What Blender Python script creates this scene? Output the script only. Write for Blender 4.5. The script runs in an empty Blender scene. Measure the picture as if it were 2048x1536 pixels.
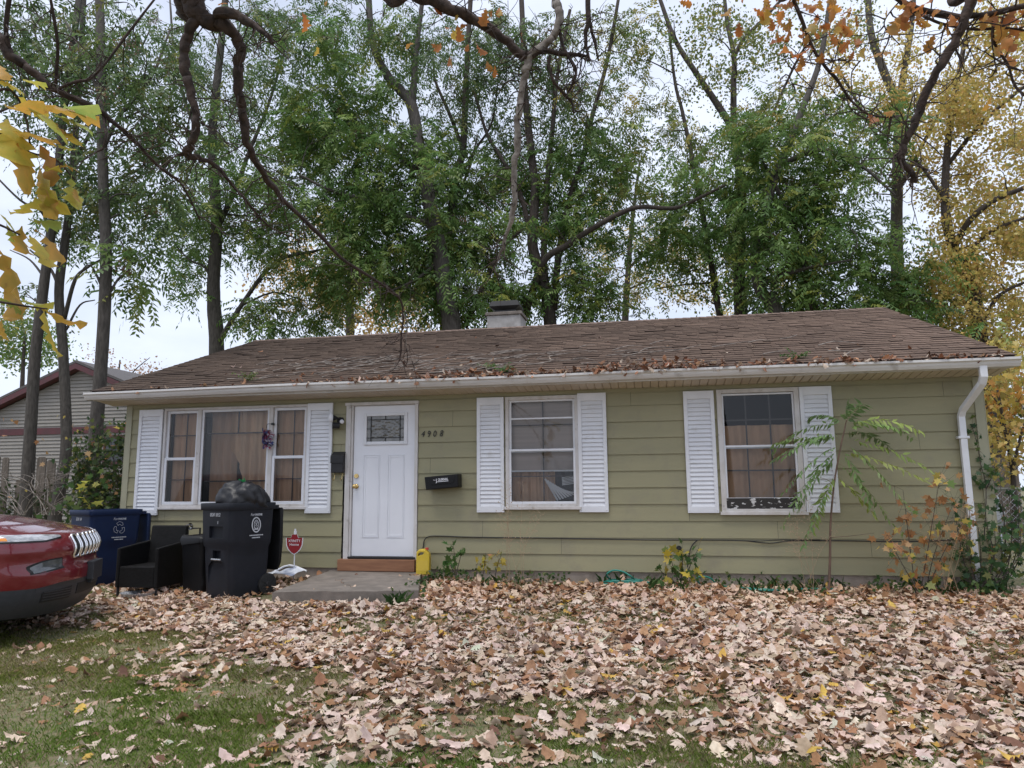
import bpy, math, random
import numpy as np
from mathutils import Vector, Matrix

# ------------------------------------------------------------------ camera
SC = bpy.context.scene
CAM_P = (0.0, -9.19442, 1.05364)
PITCH, YAW, ROLL, FPX = 0.1445, -0.19505, -0.00839, 1420.0
_fw = np.array([math.sin(YAW)*math.cos(PITCH), math.cos(YAW)*math.cos(PITCH), math.sin(PITCH)])
_rt = np.array([math.cos(YAW), -math.sin(YAW), 0.0])
_up = np.cross(_rt, _fw)
_c, _s = math.cos(ROLL), math.sin(ROLL)
_rt, _up = _c*_rt+_s*_up, -_s*_rt+_c*_up
CP = np.array(CAM_P)
cam = bpy.data.cameras.new("camera")
cam.sensor_width = 36.0
cam.lens = FPX/2048*36.0
cam.clip_start = 0.05
cam.clip_end = 800
camo = bpy.data.objects.new("camera", cam)
SC.collection.objects.link(camo)
camo.matrix_world = Matrix(((_rt[0], _up[0], -_fw[0], CP[0]), (_rt[1], _up[1], -_fw[1], CP[1]),
                            (_rt[2], _up[2], -_fw[2], CP[2]), (0, 0, 0, 1)))
SC.camera = camo
SC.view_settings.view_transform = 'Standard'
SC.view_settings.look = 'None'
SC.view_settings.exposure = 0.37
SC.view_settings.gamma = 1.0
SC.cycles.max_bounces = 8
SC.cycles.transparent_max_bounces = 12
SC.cycles.sample_clamp_indirect = 6.0
SC.cycles.use_denoising = True
SC.cycles.caustics_reflective = False
SC.cycles.caustics_refractive = False

# ------------------------------------------------------------------ sky and sun (bright overcast)
SUN_EL, SUN_AZ = math.radians(72), math.radians(205)
w = bpy.data.worlds.new("World"); SC.world = w; w.use_nodes = True
nt = w.node_tree; nt.nodes.clear()
wo = nt.nodes.new('ShaderNodeOutputWorld'); bg = nt.nodes.new('ShaderNodeBackground')
bg.inputs['Strength'].default_value = 0.1
sky = nt.nodes.new('ShaderNodeTexSky'); sky.sky_type = 'NISHITA'; sky.sun_disc = False
sky.sun_elevation = SUN_EL; sky.sun_rotation = SUN_AZ; sky.air_density = 1.0; sky.dust_density = 2.0
tc = nt.nodes.new('ShaderNodeTexCoord'); mp = nt.nodes.new('ShaderNodeMapping')
mp.inputs['Scale'].default_value = (1.0, 1.0, 2.6)
mp.inputs['Location'].default_value = (0.35, 0.2, 0.13)
nz = nt.nodes.new('ShaderNodeTexNoise'); nz.inputs['Scale'].default_value = 2.3
nz.inputs['Detail'].default_value = 7; nz.inputs['Roughness'].default_value = 0.55
rp = nt.nodes.new('ShaderNodeValToRGB')
rp.color_ramp.elements[0].position = 0.30; rp.color_ramp.elements[0].color = (0.60, 0.60, 0.60, 1)
rp.color_ramp.elements[1].position = 0.60; rp.color_ramp.elements[1].color = (0.98, 0.98, 0.98, 1)
mx = nt.nodes.new('ShaderNodeMix'); mx.data_type = 'RGBA'
L = nt.links.new
L(tc.outputs['Generated'], mp.inputs['Vector']); L(mp.outputs['Vector'], nz.inputs['Vector'])
L(nz.outputs['Fac'], rp.inputs['Fac']); L(rp.outputs['Color'], mx.inputs['Factor'])
L(sky.outputs['Color'], mx.inputs[6])
mx.inputs[7].default_value = (7.5, 8.15, 9.7, 1)
L(mx.outputs[2], bg.inputs['Color']); L(bg.outputs['Background'], wo.inputs['Surface'])
sl = bpy.data.lights.new("sun", 'SUN'); sl.energy = 1.75; sl.angle = math.radians(28); sl.color = (1.0, 0.955, 0.89)
so = bpy.data.objects.new("sun", sl); SC.collection.objects.link(so)
# sun stands behind the camera's left shoulder, high
_sd = Vector((math.sin(SUN_AZ)*math.cos(SUN_EL), math.cos(SUN_AZ)*math.cos(SUN_EL), math.sin(SUN_EL)))
so.rotation_euler = _sd.to_track_quat('Z', 'Y').to_euler()

# ------------------------------------------------------------------ helpers
RS = np.random.RandomState
PI = math.pi
def ray(x, y):
    return _fw + _rt*((x-1024)/FPX) - _up*((y-768)/FPX)
def at(x, y, Y):            # point seen at photo pixel (x, y) standing at world depth Y
    d = ray(x, y); return CP + d*((Y-CP[1])/d[1])
def cz(x, y, Z):            # the same, Z metres along the view axis
    return CP + ray(x, y)*Z
def vn(x, y, seed=0):       # smooth value noise in 2-D, 0..1
    x = np.asarray(x, float); y = np.asarray(y, float)
    xi = np.floor(x).astype(int); yi = np.floor(y).astype(int); xf = x-xi; yf = y-yi
    def h(a, b):
        n = (a*374761393 + b*668265263 + seed*1274126177) & 0x7fffffff
        n = ((n ^ (n >> 13))*1274126177) & 0x7fffffff
        return ((n ^ (n >> 16)) & 0xffff)/65535.0
    u = xf*xf*(3-2*xf); v = yf*yf*(3-2*yf)
    return (h(xi, yi)*(1-u)+h(xi+1, yi)*u)*(1-v)+(h(xi, yi+1)*(1-u)+h(xi+1, yi+1)*u)*v
def G(x, y):                # ground height
    x = np.asarray(x, float); y = np.asarray(y, float)
    b = -0.15 - 0.045*np.clip(-y-0.3, 0, 14) + 0.03*(vn(x*.8, y*.8, 3)-.5)
    return b
def ong(x, y):
    t = 1.0; d = ray(x, y)
    for _ in range(60):
        P = CP+d*t; t *= (float(G(P[0], P[1]))-CP[2])/(P[2]-CP[2])
    return CP+d*t

def wloc(o):
    v = Vector((0, 0, 0))
    while o is not None:
        v += o.location; o = o.parent
    return v
def tag(o, label=None, cat=None, group=None, kind=None):
    if label: o['label'] = label
    if cat: o['category'] = cat
    if group: o['group'] = group
    if kind: o['kind'] = kind
    return o
def thing(name, label, cat, loc=(0, 0, 0), rz=0.0, group=None):
    o = bpy.data.objects.new(name, None); SC.collection.objects.link(o)
    o.empty_display_size = 0.1
    o.location = loc; o.rotation_euler = (0, 0, rz)
    return tag(o, label, cat, group)
def link(o, parent=None, local=False):
    SC.collection.objects.link(o)
    if parent is not None:
        o.parent = parent
        if not local: o.location = -wloc(parent)
    return o
def npmesh(name, V, faces, mat, parent=None, local=False, col=None, smooth=False, uv=None):
    """V (n,3); faces: list of int arrays (m,k); col (n,3) vertex colours of the thing itself"""
    me = bpy.data.meshes.new(name)
    V = np.asarray(V, np.float32)
    me.vertices.add(len(V)); me.vertices.foreach_set('co', V.ravel())
    loops = np.concatenate([np.asarray(f, np.int32).ravel() for f in faces])
    sizes = np.concatenate([np.full(len(f), np.asarray(f).shape[1], np.int32) for f in faces])
    starts = np.concatenate([[0], np.cumsum(sizes)[:-1]]).astype(np.int32)
    me.loops.add(len(loops)); me.loops.foreach_set('vertex_index', loops)
    me.polygons.add(len(sizes)); me.polygons.foreach_set('loop_start', starts)
    try: me.polygons.foreach_set('loop_total', sizes)
    except Exception: pass
    me.update(calc_edges=True)
    if col is not None:
        a = me.attributes.new('Col', 'FLOAT_COLOR', 'POINT')
        c4 = np.ones((len(V), 4), np.float32); c4[:, :3] = col
        a.data.foreach_set('color', c4.ravel())
    if smooth: me.polygons.foreach_set('use_smooth', np.ones(len(sizes), bool))
    for m in (mat if isinstance(mat, (list, tuple)) else [mat]): me.materials.append(m)
    o = bpy.data.objects.new(name, me)
    return link(o, parent, local)

class MB:
    def __init__(s): s.v = []; s.f = []; s.c = []; s.cc = None
    def add(s, pts, faces):
        b = len(s.v); s.v += [tuple(p) for p in pts]; s.f += [tuple(i+b for i in f) for f in faces]
        if s.cc is not None: s.c += [s.cc]*len(pts)
        return b
    def box(s, lo, hi, M=None):
        x0, y0, z0 = lo; x1, y1, z1 = hi
        P = [(x0,y0,z0),(x1,y0,z0),(x1,y1,z0),(x0,y1,z0),(x0,y0,z1),(x1,y0,z1),(x1,y1,z1),(x0,y1,z1)]
        if M is not None: P = [tuple(M @ Vector(p)) for p in P]
        s.add(P, [(0,3,2,1),(4,5,6,7),(0,1,5,4),(1,2,6,5),(2,3,7,6),(3,0,4,7)])
    def loft(s, rings, cap0=True, cap1=True, closed=True):
        n = len(rings[0]); b = len(s.v)
        P = [p for r in rings for p in r]; F = []
        for i in range(len(rings)-1):
            for j in range(n if closed else n-1):
                k = (j+1) % n
                F.append((i*n+j, i*n+k, (i+1)*n+k, (i+1)*n+j))
        if cap0: F.append(tuple(range(n-1, -1, -1)))
        if cap1: F.append(tuple((len(rings)-1)*n+j for j in range(n)))
        s.add(P, F)
    def tube(s, pts, rad, seg=8, sub=0, rough=0.0, rng=None):
        P = np.array([tuple(p) for p in pts], float); n = len(P)
        R = np.full(n, rad, float) if np.isscalar(rad) else np.interp(np.linspace(0,1,n), np.linspace(0,1,len(rad)), rad)
        if sub:
            P, R = crom(P, R, sub); n = len(P)
        if rough and rng is not None: R = R*(1+rough*(rng.rand(n)-.5))
        T = np.gradient(P, axis=0); T /= np.linalg.norm(T, axis=1)[:, None]+1e-9
        a = np.array([0, 0, 1.0]) if abs(T[0][2]) < .9 else np.array([1.0, 0, 0])
        u = np.cross(a, T[0]); u /= np.linalg.norm(u)
        rings = []; th = np.arange(seg)*2*PI/seg
        for i in range(n):
            u = u - T[i]*(u@T[i]); u /= np.linalg.norm(u)+1e-9
            v = np.cross(T[i], u)
            rings.append([tuple(P[i]+R[i]*(math.cos(t)*u+math.sin(t)*v)) for t in th])
        s.loft(rings)
    def cyl(s, p0, p1, r, seg=16, r1=None):
        s.tube([p0, p1], [r, r if r1 is None else r1], seg)
    def ball(s, c, r, seg=12, rings=8, sc=(1,1,1)):
        P=[(c[0], c[1], c[2]-r*sc[2])]; F=[]
        for i in range(1, rings):
            ph = -PI/2+PI*i/rings
            for j in range(seg):
                t = 2*PI*j/seg
                P.append((c[0]+r*sc[0]*math.cos(ph)*math.cos(t), c[1]+r*sc[1]*math.cos(ph)*math.sin(t), c[2]+r*sc[2]*math.sin(ph)))
        P.append((c[0], c[1], c[2]+r*sc[2]))
        for j in range(seg):
            k=(j+1)%seg; F.append((0,1+k,1+j))
            for i in range(rings-2):
                F.append((1+i*seg+j,1+i*seg+k,1+(i+1)*seg+k,1+(i+1)*seg+j))
            b=1+(rings-2)*seg; F.append((b+j,b+k,len(P)-1))
        s.add(P,F)
    def build(s, name, mat, parent=None, local=False, smooth=False, bevel=0, auto=None):
        me = bpy.data.meshes.new(name); me.from_pydata(s.v, [], s.f)
        for m in (mat if isinstance(mat, (list, tuple)) else [mat]): me.materials.append(m)
        if s.cc is not None:
            a = me.attributes.new('Col', 'FLOAT_COLOR', 'POINT')
            c4 = np.ones((len(s.v), 4), np.float32); c4[:, :3] = np.array(s.c)
            a.data.foreach_set('color', c4.ravel())
        if smooth or auto: me.polygons.foreach_set('use_smooth', np.ones(len(me.polygons), bool))
        me.update()
        if auto:
            try: me.set_sharp_from_angle(angle=math.radians(auto))
            except Exception: pass
        o = bpy.data.objects.new(name, me); link(o, parent, local)
        if bevel:
            b = o.modifiers.new('bevel', 'BEVEL'); b.width = bevel; b.segments = 2; b.limit_method = 'ANGLE'
            b.harden_normals = False
        return o
def crom(P, R, sub):
    P = np.vstack([2*P[0]-P[1], P, 2*P[-1]-P[-2]]); out=[]; ro=[]
    n=len(P)-2
    for i in range(n-1):
        p0,p1,p2,p3 = P[i],P[i+1],P[i+2],P[i+3]
        for k in range(sub):
            t=k/sub
            out.append(.5*((2*p1)+(-p0+p2)*t+(2*p0-5*p1+4*p2-p3)*t*t+(-p0+3*p1-3*p2+p3)*t**3))
            ro.append(R[i]*(1-t)+R[i+1]*t)
    out.append(P[-2]); ro.append(R[-1])
    return np.array(out), np.array(ro)
def rrect(w, d, r, z, n=4, cx=0, cy=0):
    out=[]
    for (sx,sy,a0) in ((1,1,0),(-1,1,90),(-1,-1,180),(1,-1,270)):
        for k in range(n+1):
            a=math.radians(a0+90*k/n)
            out.append((cx+sx*(w/2-r)+r*math.cos(a), cy+sy*(d/2-r)+r*math.sin(a), z))
    return out
def boolcut(o, cutters):
    import bmesh
    for ob in [o]+list(cutters):
        bm=bmesh.new(); bm.from_mesh(ob.data); bmesh.ops.recalc_face_normals(bm,faces=bm.faces); bm.to_mesh(ob.data); bm.free()
    for c in cutters:
        m=o.modifiers.new('cut','BOOLEAN'); m.operation='DIFFERENCE'; m.object=c; m.solver='EXACT'
    bpy.context.view_layer.update()
    dg=bpy.context.evaluated_depsgraph_get()
    me=bpy.data.meshes.new_from_object(o.evaluated_get(dg))
    o.modifiers.clear(); o.data=me
    for c in cutters: bpy.data.objects.remove(c)
def text(body, size, mat, parent, M, name='lettering', extrude=0.002, shear=0.0, align='LEFT', sx=1.0, offset=0.0):
    cu=bpy.data.curves.new(name,'FONT'); cu.body=body; cu.size=size; cu.extrude=extrude; cu.shear=shear
    cu.align_x=align; cu.offset=offset
    t=bpy.data.objects.new('tmp',cu); SC.collection.objects.link(t)
    bpy.context.view_layer.update()
    me=bpy.data.meshes.new_from_object(t.evaluated_get(bpy.context.evaluated_depsgraph_get()))
    bpy.data.objects.remove(t)
    me.transform(M @ Matrix.Diagonal((sx,1,1,1)))
    me.materials.clear(); me.materials.append(mat); me.name=name
    o=bpy.data.objects.new(name,me)
    return link(o,parent,local=True)

# ------------------------------------------------------------------ materials
def rgba(c): return (c[0], c[1], c[2], 1)
def mat(name, col, rough=0.6, col2=None, scale=6.0, detail=5, lo=.35, hi=.65, stretch=(1,1,1), bump=0.0, bscale=None,
        metal=0.0, coat=0.0, spec=0.5, attr=False, transl=0.0, dirt=None, dscale=1.5, dlo=.5, dhi=.75, coords='Object'):
    m=bpy.data.materials.new(name); m.use_nodes=True; t=m.node_tree; t.nodes.clear()
    N=t.nodes.new; K=t.links.new
    out=N('ShaderNodeOutputMaterial'); p=N('ShaderNodeBsdfPrincipled')
    p.inputs['Roughness'].default_value=rough; p.inputs['Metallic'].default_value=metal
    p.inputs['Specular IOR Level'].default_value=spec
    if coat: p.inputs['Coat Weight'].default_value=coat; p.inputs['Coat Roughness'].default_value=.04
    tcn=N('ShaderNodeTexCoord'); mpn=N('ShaderNodeMapping'); mpn.inputs['Scale'].default_value=stretch
    K(tcn.outputs[coords],mpn.inputs['Vector'])
    src=None
    if attr:
        a=N('ShaderNodeAttribute'); a.attribute_name='Col'; src=a.outputs['Color']
    if col2 is not None:
        n=N('ShaderNodeTexNoise'); n.inputs['Scale'].default_value=scale; n.inputs['Detail'].default_value=detail
        r=N('ShaderNodeMapRange'); r.inputs['From Min'].default_value=lo; r.inputs['From Max'].default_value=hi
        x=N('ShaderNodeMix'); x.data_type='RGBA'
        K(mpn.outputs['Vector'],n.inputs['Vector']); K(n.outputs['Fac'],r.inputs['Value']); K(r.outputs['Result'],x.inputs['Factor'])
        if attr:
            x.blend_type='MULTIPLY'; 
            x2=N('ShaderNodeMix'); x2.data_type='RGBA'; x2.inputs[6].default_value=rgba(col); x2.inputs[7].default_value=rgba(col2)
            K(r.outputs['Result'],x2.inputs['Factor'])
            x.inputs['Factor'].default_value=1; t.links.remove(x.inputs['Factor'].links[0])
            K(src,x.inputs[6]); K(x2.outputs[2],x.inputs[7])
        else:
            x.inputs[6].default_value=rgba(col); x.inputs[7].default_value=rgba(col2)
        src=x.outputs[2]
    if dirt is not None:
        n2=N('ShaderNodeTexNoise'); n2.inputs['Scale'].default_value=dscale; n2.inputs['Detail'].default_value=8; n2.inputs['Roughness'].default_value=.65
        r2=N('ShaderNodeMapRange'); r2.inputs['From Min'].default_value=dlo; r2.inputs['From Max'].default_value=dhi
        x3=N('ShaderNodeMix'); x3.data_type='RGBA'; x3.inputs[7].default_value=rgba(dirt)
        K(tcn.outputs[coords],n2.inputs['Vector']); K(n2.outputs['Fac'],r2.inputs['Value']); K(r2.outputs['Result'],x3.inputs['Factor'])
        if src is None: x3.inputs[6].default_value=rgba(col)
        else: K(src,x3.inputs[6])
        src=x3.outputs[2]
    if src is None: p.inputs['Base Color'].default_value=rgba(col)
    else: K(src,p.inputs['Base Color'])
    if bump:
        nb=N('ShaderNodeTexNoise'); nb.inputs['Scale'].default_value=bscale or scale*4; nb.inputs['Detail'].default_value=6
        b=N('ShaderNodeBump'); b.inputs['Strength'].default_value=bump; b.inputs['Distance'].default_value=.01
        K(mpn.outputs['Vector'],nb.inputs['Vector']); K(nb.outputs['Fac'],b.inputs['Height']); K(b.outputs['Normal'],p.inputs['Normal'])
    sh=p.outputs['BSDF']
    if transl:
        tr=N('ShaderNodeBsdfTranslucent'); ms=N('ShaderNodeMixShader'); ms.inputs['Fac'].default_value=transl
        if src is None: tr.inputs['Color'].default_value=rgba(col)
        else: K(src,tr.inputs['Color'])
        K(sh,ms.inputs[1]); K(tr.outputs['BSDF'],ms.inputs[2]); sh=ms.outputs['Shader']
    K(sh,out.inputs['Surface'])
    return m
def glassmat(name, tint=(.9,.92,.93), rough=.02, refl=1.0):
    m=bpy.data.materials.new(name); m.use_nodes=True; t=m.node_tree; t.nodes.clear(); N=t.nodes.new; K=t.links.new
    out=N('ShaderNodeOutputMaterial'); g=N('ShaderNodeBsdfGlossy'); g.inputs['Roughness'].default_value=rough
    tr=N('ShaderNodeBsdfTransparent'); tr.inputs['Color'].default_value=rgba(tint)
    f=N('ShaderNodeFresnel'); f.inputs['IOR'].default_value=1.7*refl; mxs=N('ShaderNodeMixShader')
    K(f.outputs['Fac'],mxs.inputs['Fac']); K(tr.outputs['BSDF'],mxs.inputs[1]); K(g.outputs['BSDF'],mxs.inputs[2]); K(mxs.outputs['Shader'],out.inputs['Surface'])
    return m

M={}
M['siding']=mat('olive_siding',(.312,.287,.170),.62,(.275,.258,.155),1.3,6,stretch=(.5,1,3),bump=.12,bscale=60,dirt=(.235,.215,.15),dscale=2.4,dlo=.52,dhi=.80)
M['trim_olive']=mat('olive_trim',(.36,.345,.235),.6,(.31,.30,.21),3)
M['white']=mat('white_vinyl',(.74,.75,.78),.42,(.68,.69,.72),4,dirt=(.42,.40,.36),dscale=5,dlo=.60,dhi=.95)
M['white_clean']=mat('white_door_paint',(.78,.79,.83),.38,(.74,.75,.79),2)
M['gutter']=mat('gutter_white',(.66,.65,.64),.45,(.58,.56,.54),5,stretch=(.5,1,4),dirt=(.25,.22,.19),dscale=6,dlo=.56,dhi=.85)
M['soffit']=mat('soffit_beige',(.60,.54,.46),.6,(.52,.46,.39),3)
M['shingle']=mat('shingle',(1,1,1),.9,(.72,.70,.68),26,5,attr=True,bump=.5,bscale=160,spec=.2)
M['concrete']=mat('concrete',(.215,.185,.16),.85,(.15,.13,.112),7,8,bump=.3,bscale=70,dirt=(.11,.095,.08),dscale=2.2,dlo=.52,dhi=.8)
M['foundation']=mat('foundation',(.36,.30,.25),.85,(.27,.225,.185),5,7,bump=.25,bscale=50,dirt=(.15,.12,.09),dscale=3)
M['block']=mat('chimney_block',(.43,.415,.40),.85,(.30,.285,.27),6,7,bump=.3,bscale=40)
M['black_metal']=mat('black_metal',(.016,.016,.018),.5,(.026,.026,.028),8,spec=.35)
M['black_box']=mat('black_plastic_box',(.006,.006,.007),.45,(.009,.009,.010),5,spec=.25)
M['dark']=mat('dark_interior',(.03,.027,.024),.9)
M['muntin']=mat('dark_muntin',(.055,.045,.042),.6)
M['curtain']=mat('brown_curtain',(.60,.375,.235),.85,(.50,.31,.19),4,stretch=(3,3,.6))
M['drape']=mat('tan_drape',(.74,.48,.29),.85,(.64,.41,.25),4,stretch=(3,3,.6))
M['shade']=mat('taupe_shade',(.52,.43,.385),.8,(.45,.37,.33),3,stretch=(.4,1,8))
M['glass']=glassmat('window_glass',(.93,.94,.94),.015,.91)
M['plastic_film']=glassmat('clear_film',(.93,.93,.93),.25,.80)
M['brass']=mat('brass',(.72,.52,.22),.25,metal=1)
M['cedar']=mat('cedar_board',(.30,.145,.075),.7,(.23,.105,.055),6,stretch=(.6,4,6),bump=.1)
M['peel']=mat('peeling_paint',(.03,.027,.025),.8,(.55,.54,.53),14,6,.56,.6,stretch=(1,1,2))
M['dull_white']=mat('weathered_white_trim',(.62,.60,.59),.6,(.52,.49,.46),8,stretch=(1,1,.5),dirt=(.2,.17,.14),dscale=9,dlo=.6,dhi=.8)
M['number']=mat('black_iron_number',(.02,.018,.015),.5)
M['ptext']=mat('white_print',(.75,.76,.8),.6)
M['bark']=mat('grey_bark',(.095,.083,.072),.9,(.05,.043,.037),9,7,stretch=(3,3,.7),bump=.6,bscale=40)
M['bark_dark']=mat('dark_bark',(.075,.058,.048),.9,(.04,.032,.027),9,7,stretch=(3,3,.8),bump=.6,bscale=40)
M['bark_oak']=mat('oak_bark',(.070,.046,.036),.9,(.028,.019,.016),16,7,bump=.8,bscale=45)
M['deadwood']=mat('dead_limb_bark',(.30,.265,.235),.9,(.13,.105,.09),14,7,bump=.6,bscale=50)
M['leaf']=mat('tree_leaf',(1,1,1),.45,attr=True,transl=.48,spec=.35)
M['litter']=mat('fallen_leaf',(1.06,1.04,1.02),.75,(.8,.76,.72),30,4,attr=True,transl=.12,spec=.25)
M['oakleaf']=mat('oak_leaf',(1.15,1.1,1.0),.5,(.80,.95,.85),16,4,attr=True,transl=.5,dirt=(.34,.17,.05),dscale=24,dlo=.58,dhi=.72)
M['grass']=mat('grass_blade',(1,1,1),.6,attr=True,transl=.45,spec=.08)
M['ground']=mat('lawn_soil',(.21,.175,.10),.95,(.095,.115,.04),26,8,.42,.6,bump=.9,bscale=70,dirt=(.20,.15,.10),dscale=2.6,dlo=.5,dhi=.7)
# ------------------------------------------------------------------ ground
def build_ground():
    xs=np.concatenate([np.linspace(-160,-14,14)[:-1],np.linspace(-14,9,160),np.linspace(9,160,14)[1:]])
    ys=np.concatenate([np.linspace(-60,-11,10)[:-1],np.linspace(-11,4,110),np.linspace(4,220,30)[1:]])
    X,Y=np.meshgrid(xs,ys); Z=G(X,Y)
    nx,ny=len(xs),len(ys); idx=np.arange(nx*ny).reshape(ny,nx)
    F=np.stack([idx[:-1,:-1],idx[:-1,1:],idx[1:,1:],idx[1:,:-1]],-1).reshape(-1,4)
    o=npmesh('lawn',np.stack([X,Y,Z],-1).reshape(-1,3),[F],M['ground'],smooth=True)
    tag(o,kind='structure')
build_ground()

# ------------------------------------------------------------------ the house
HX0,HX1,HD=-7.62,3.80,8.0
house=thing('bungalow','single storey olive clapboard bungalow with brown shingle roof and white louvred shutters','house',(-1.9,0,-.15))
OPEN=[(-7.0,-4.72,.80,2.235),(-4.16,-3.11,-.1,2.235),(-4.188,-4.15,.0,1.22),(-1.905,-.94,.79,2.24),(.80,1.775,.72,2.245)]
def siding():
    b=MB(); e=.208; lip=.017
    for k in range(12):
        z0=k*e; z1=min((k+1)*e,2.31)
        if z0>2.305: break
        cuts=sorted({z0,z1,*[z for o in OPEN for z in o[2:] if z0<z<z1]})
        for a,c in zip(cuts[:-1],cuts[1:]):
            iv=[(HX0+.07,HX1-.07)]
            for o in OPEN:
                if o[2]<(a+c)/2<o[3]:
                    nv=[]
                    for i0,i1 in iv:
                        if o[1]<=i0 or o[0]>=i1: nv.append((i0,i1)); continue
                        if o[0]>i0: nv.append((i0,o[0]))
                        if o[1]<i1: nv.append((o[1],i1))
                    iv=nv
            ya=-lip+ (a-z0)/e*(lip-.002); yc=-lip+(c-z0)/e*(lip-.002)
            for i0,i1 in iv:
                n=max(1,int((i1-i0)/.7)); xs=list(np.linspace(i0,i1,n+1)); jt=[HX0+((k*2.37)%3.4)+.4+j*3.66 for j in range(4)]
                xs=sorted(xs+[q for q in jt if i0+.05<q<i1-.05])
                for x0,x1 in zip(xs[:-1],xs[1:]):
                    if any(abs(x1-q)<1e-6 for q in jt): x1=x1-.003
                    w0=.006*(vn(x0*1.3,k*3.1,5)-.5); w1=.006*(vn(x1*1.3,k*3.1,5)-.5)
                    b.add([(x0,ya+w0,a),(x1,ya+w1,a),(x1,yc,c),(x0,yc,c)],[(0,1,2,3)])
                    if a==z0: b.add([(x0,ya+w0,a),(x1,ya+w1,a),(x1,.004,a+.002),(x0,.004,a+.002)],[(3,2,1,0)])
    # side and rear walls with their own laps, gable ends up to the roof
    for xw,sg in ((HX0,-1),(HX1,1)):
        for k in range(20):
            z0=k*e; z1=z0+e
            if z0>3.95: break
            def span(z):
                if z<=2.3: return .05,HD-.05
                t=(z-2.3)/.383; return .1+t,HD-.1-t
            a0,a1=span(z0); b0,b1=span(min(z1,4.0))
            if b1<=b0: b0=b1=HD/2
            b.add([(xw+sg*lip,a0,z0),(xw+sg*lip,a1,z0),(xw+sg*.002,b1,min(z1,4.0)),(xw+sg*.002,b0,min(z1,4.0))],[(0,1,2,3) if sg>0 else (3,2,1,0)])
    b.add([(HX0,HD,0),(HX1,HD,0),(HX1,HD,2.31),(HX0,HD,2.31)],[(3,2,1,0)])
    b.build('wall',M['siding'],house)
siding()
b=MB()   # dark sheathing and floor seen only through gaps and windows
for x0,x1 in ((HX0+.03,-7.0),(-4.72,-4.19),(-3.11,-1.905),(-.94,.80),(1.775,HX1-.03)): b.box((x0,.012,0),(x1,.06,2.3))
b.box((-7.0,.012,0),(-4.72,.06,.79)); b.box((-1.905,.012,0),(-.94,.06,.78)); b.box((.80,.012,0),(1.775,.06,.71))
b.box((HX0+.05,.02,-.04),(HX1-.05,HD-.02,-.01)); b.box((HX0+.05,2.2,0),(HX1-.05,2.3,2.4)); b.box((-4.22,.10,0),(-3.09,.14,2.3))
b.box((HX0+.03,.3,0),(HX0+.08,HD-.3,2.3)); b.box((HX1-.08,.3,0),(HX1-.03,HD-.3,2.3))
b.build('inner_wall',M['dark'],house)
b=MB(); b.box((HX0+.02,.008,-.45),(-4.25,.2,-.001)); b.box((-3.05,.008,-.45),(HX1-.02,.2,-.001)); b.box((-4.25,.03,-.45),(-3.05,.2,-.001))
b.box((HX0+.02,.2,-.45),(HX0+.2,HD,-.001)); b.box((HX1-.2,.2,-.45),(HX1-.02,HD,-.001)); b.box((HX0+.2,HD-.2,-.45),(HX1-.2,HD,-.001))
b.build('foundation',M['foundation'],house)
for x0,x1 in ((HX0-.012,HX0+.075),(HX1-.085,HX1+.012)):
    b=MB(); b.box((x0,-.026,-.02),(x1,.0,2.3)); 
    xs=(x0-.012,x0) if x0<0 else (x1,x1+.012)
    b.box((xs[0],-.026,-.02),(xs[1],.09,2.3)); b.build('corner_board',M['trim_olive'],house,bevel=.003)
b=MB(); b.box((HX0+.07,-.02,2.255),(HX1-.085,-.003,2.302)); b.build('frieze_board',M['siding'],house)

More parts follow.
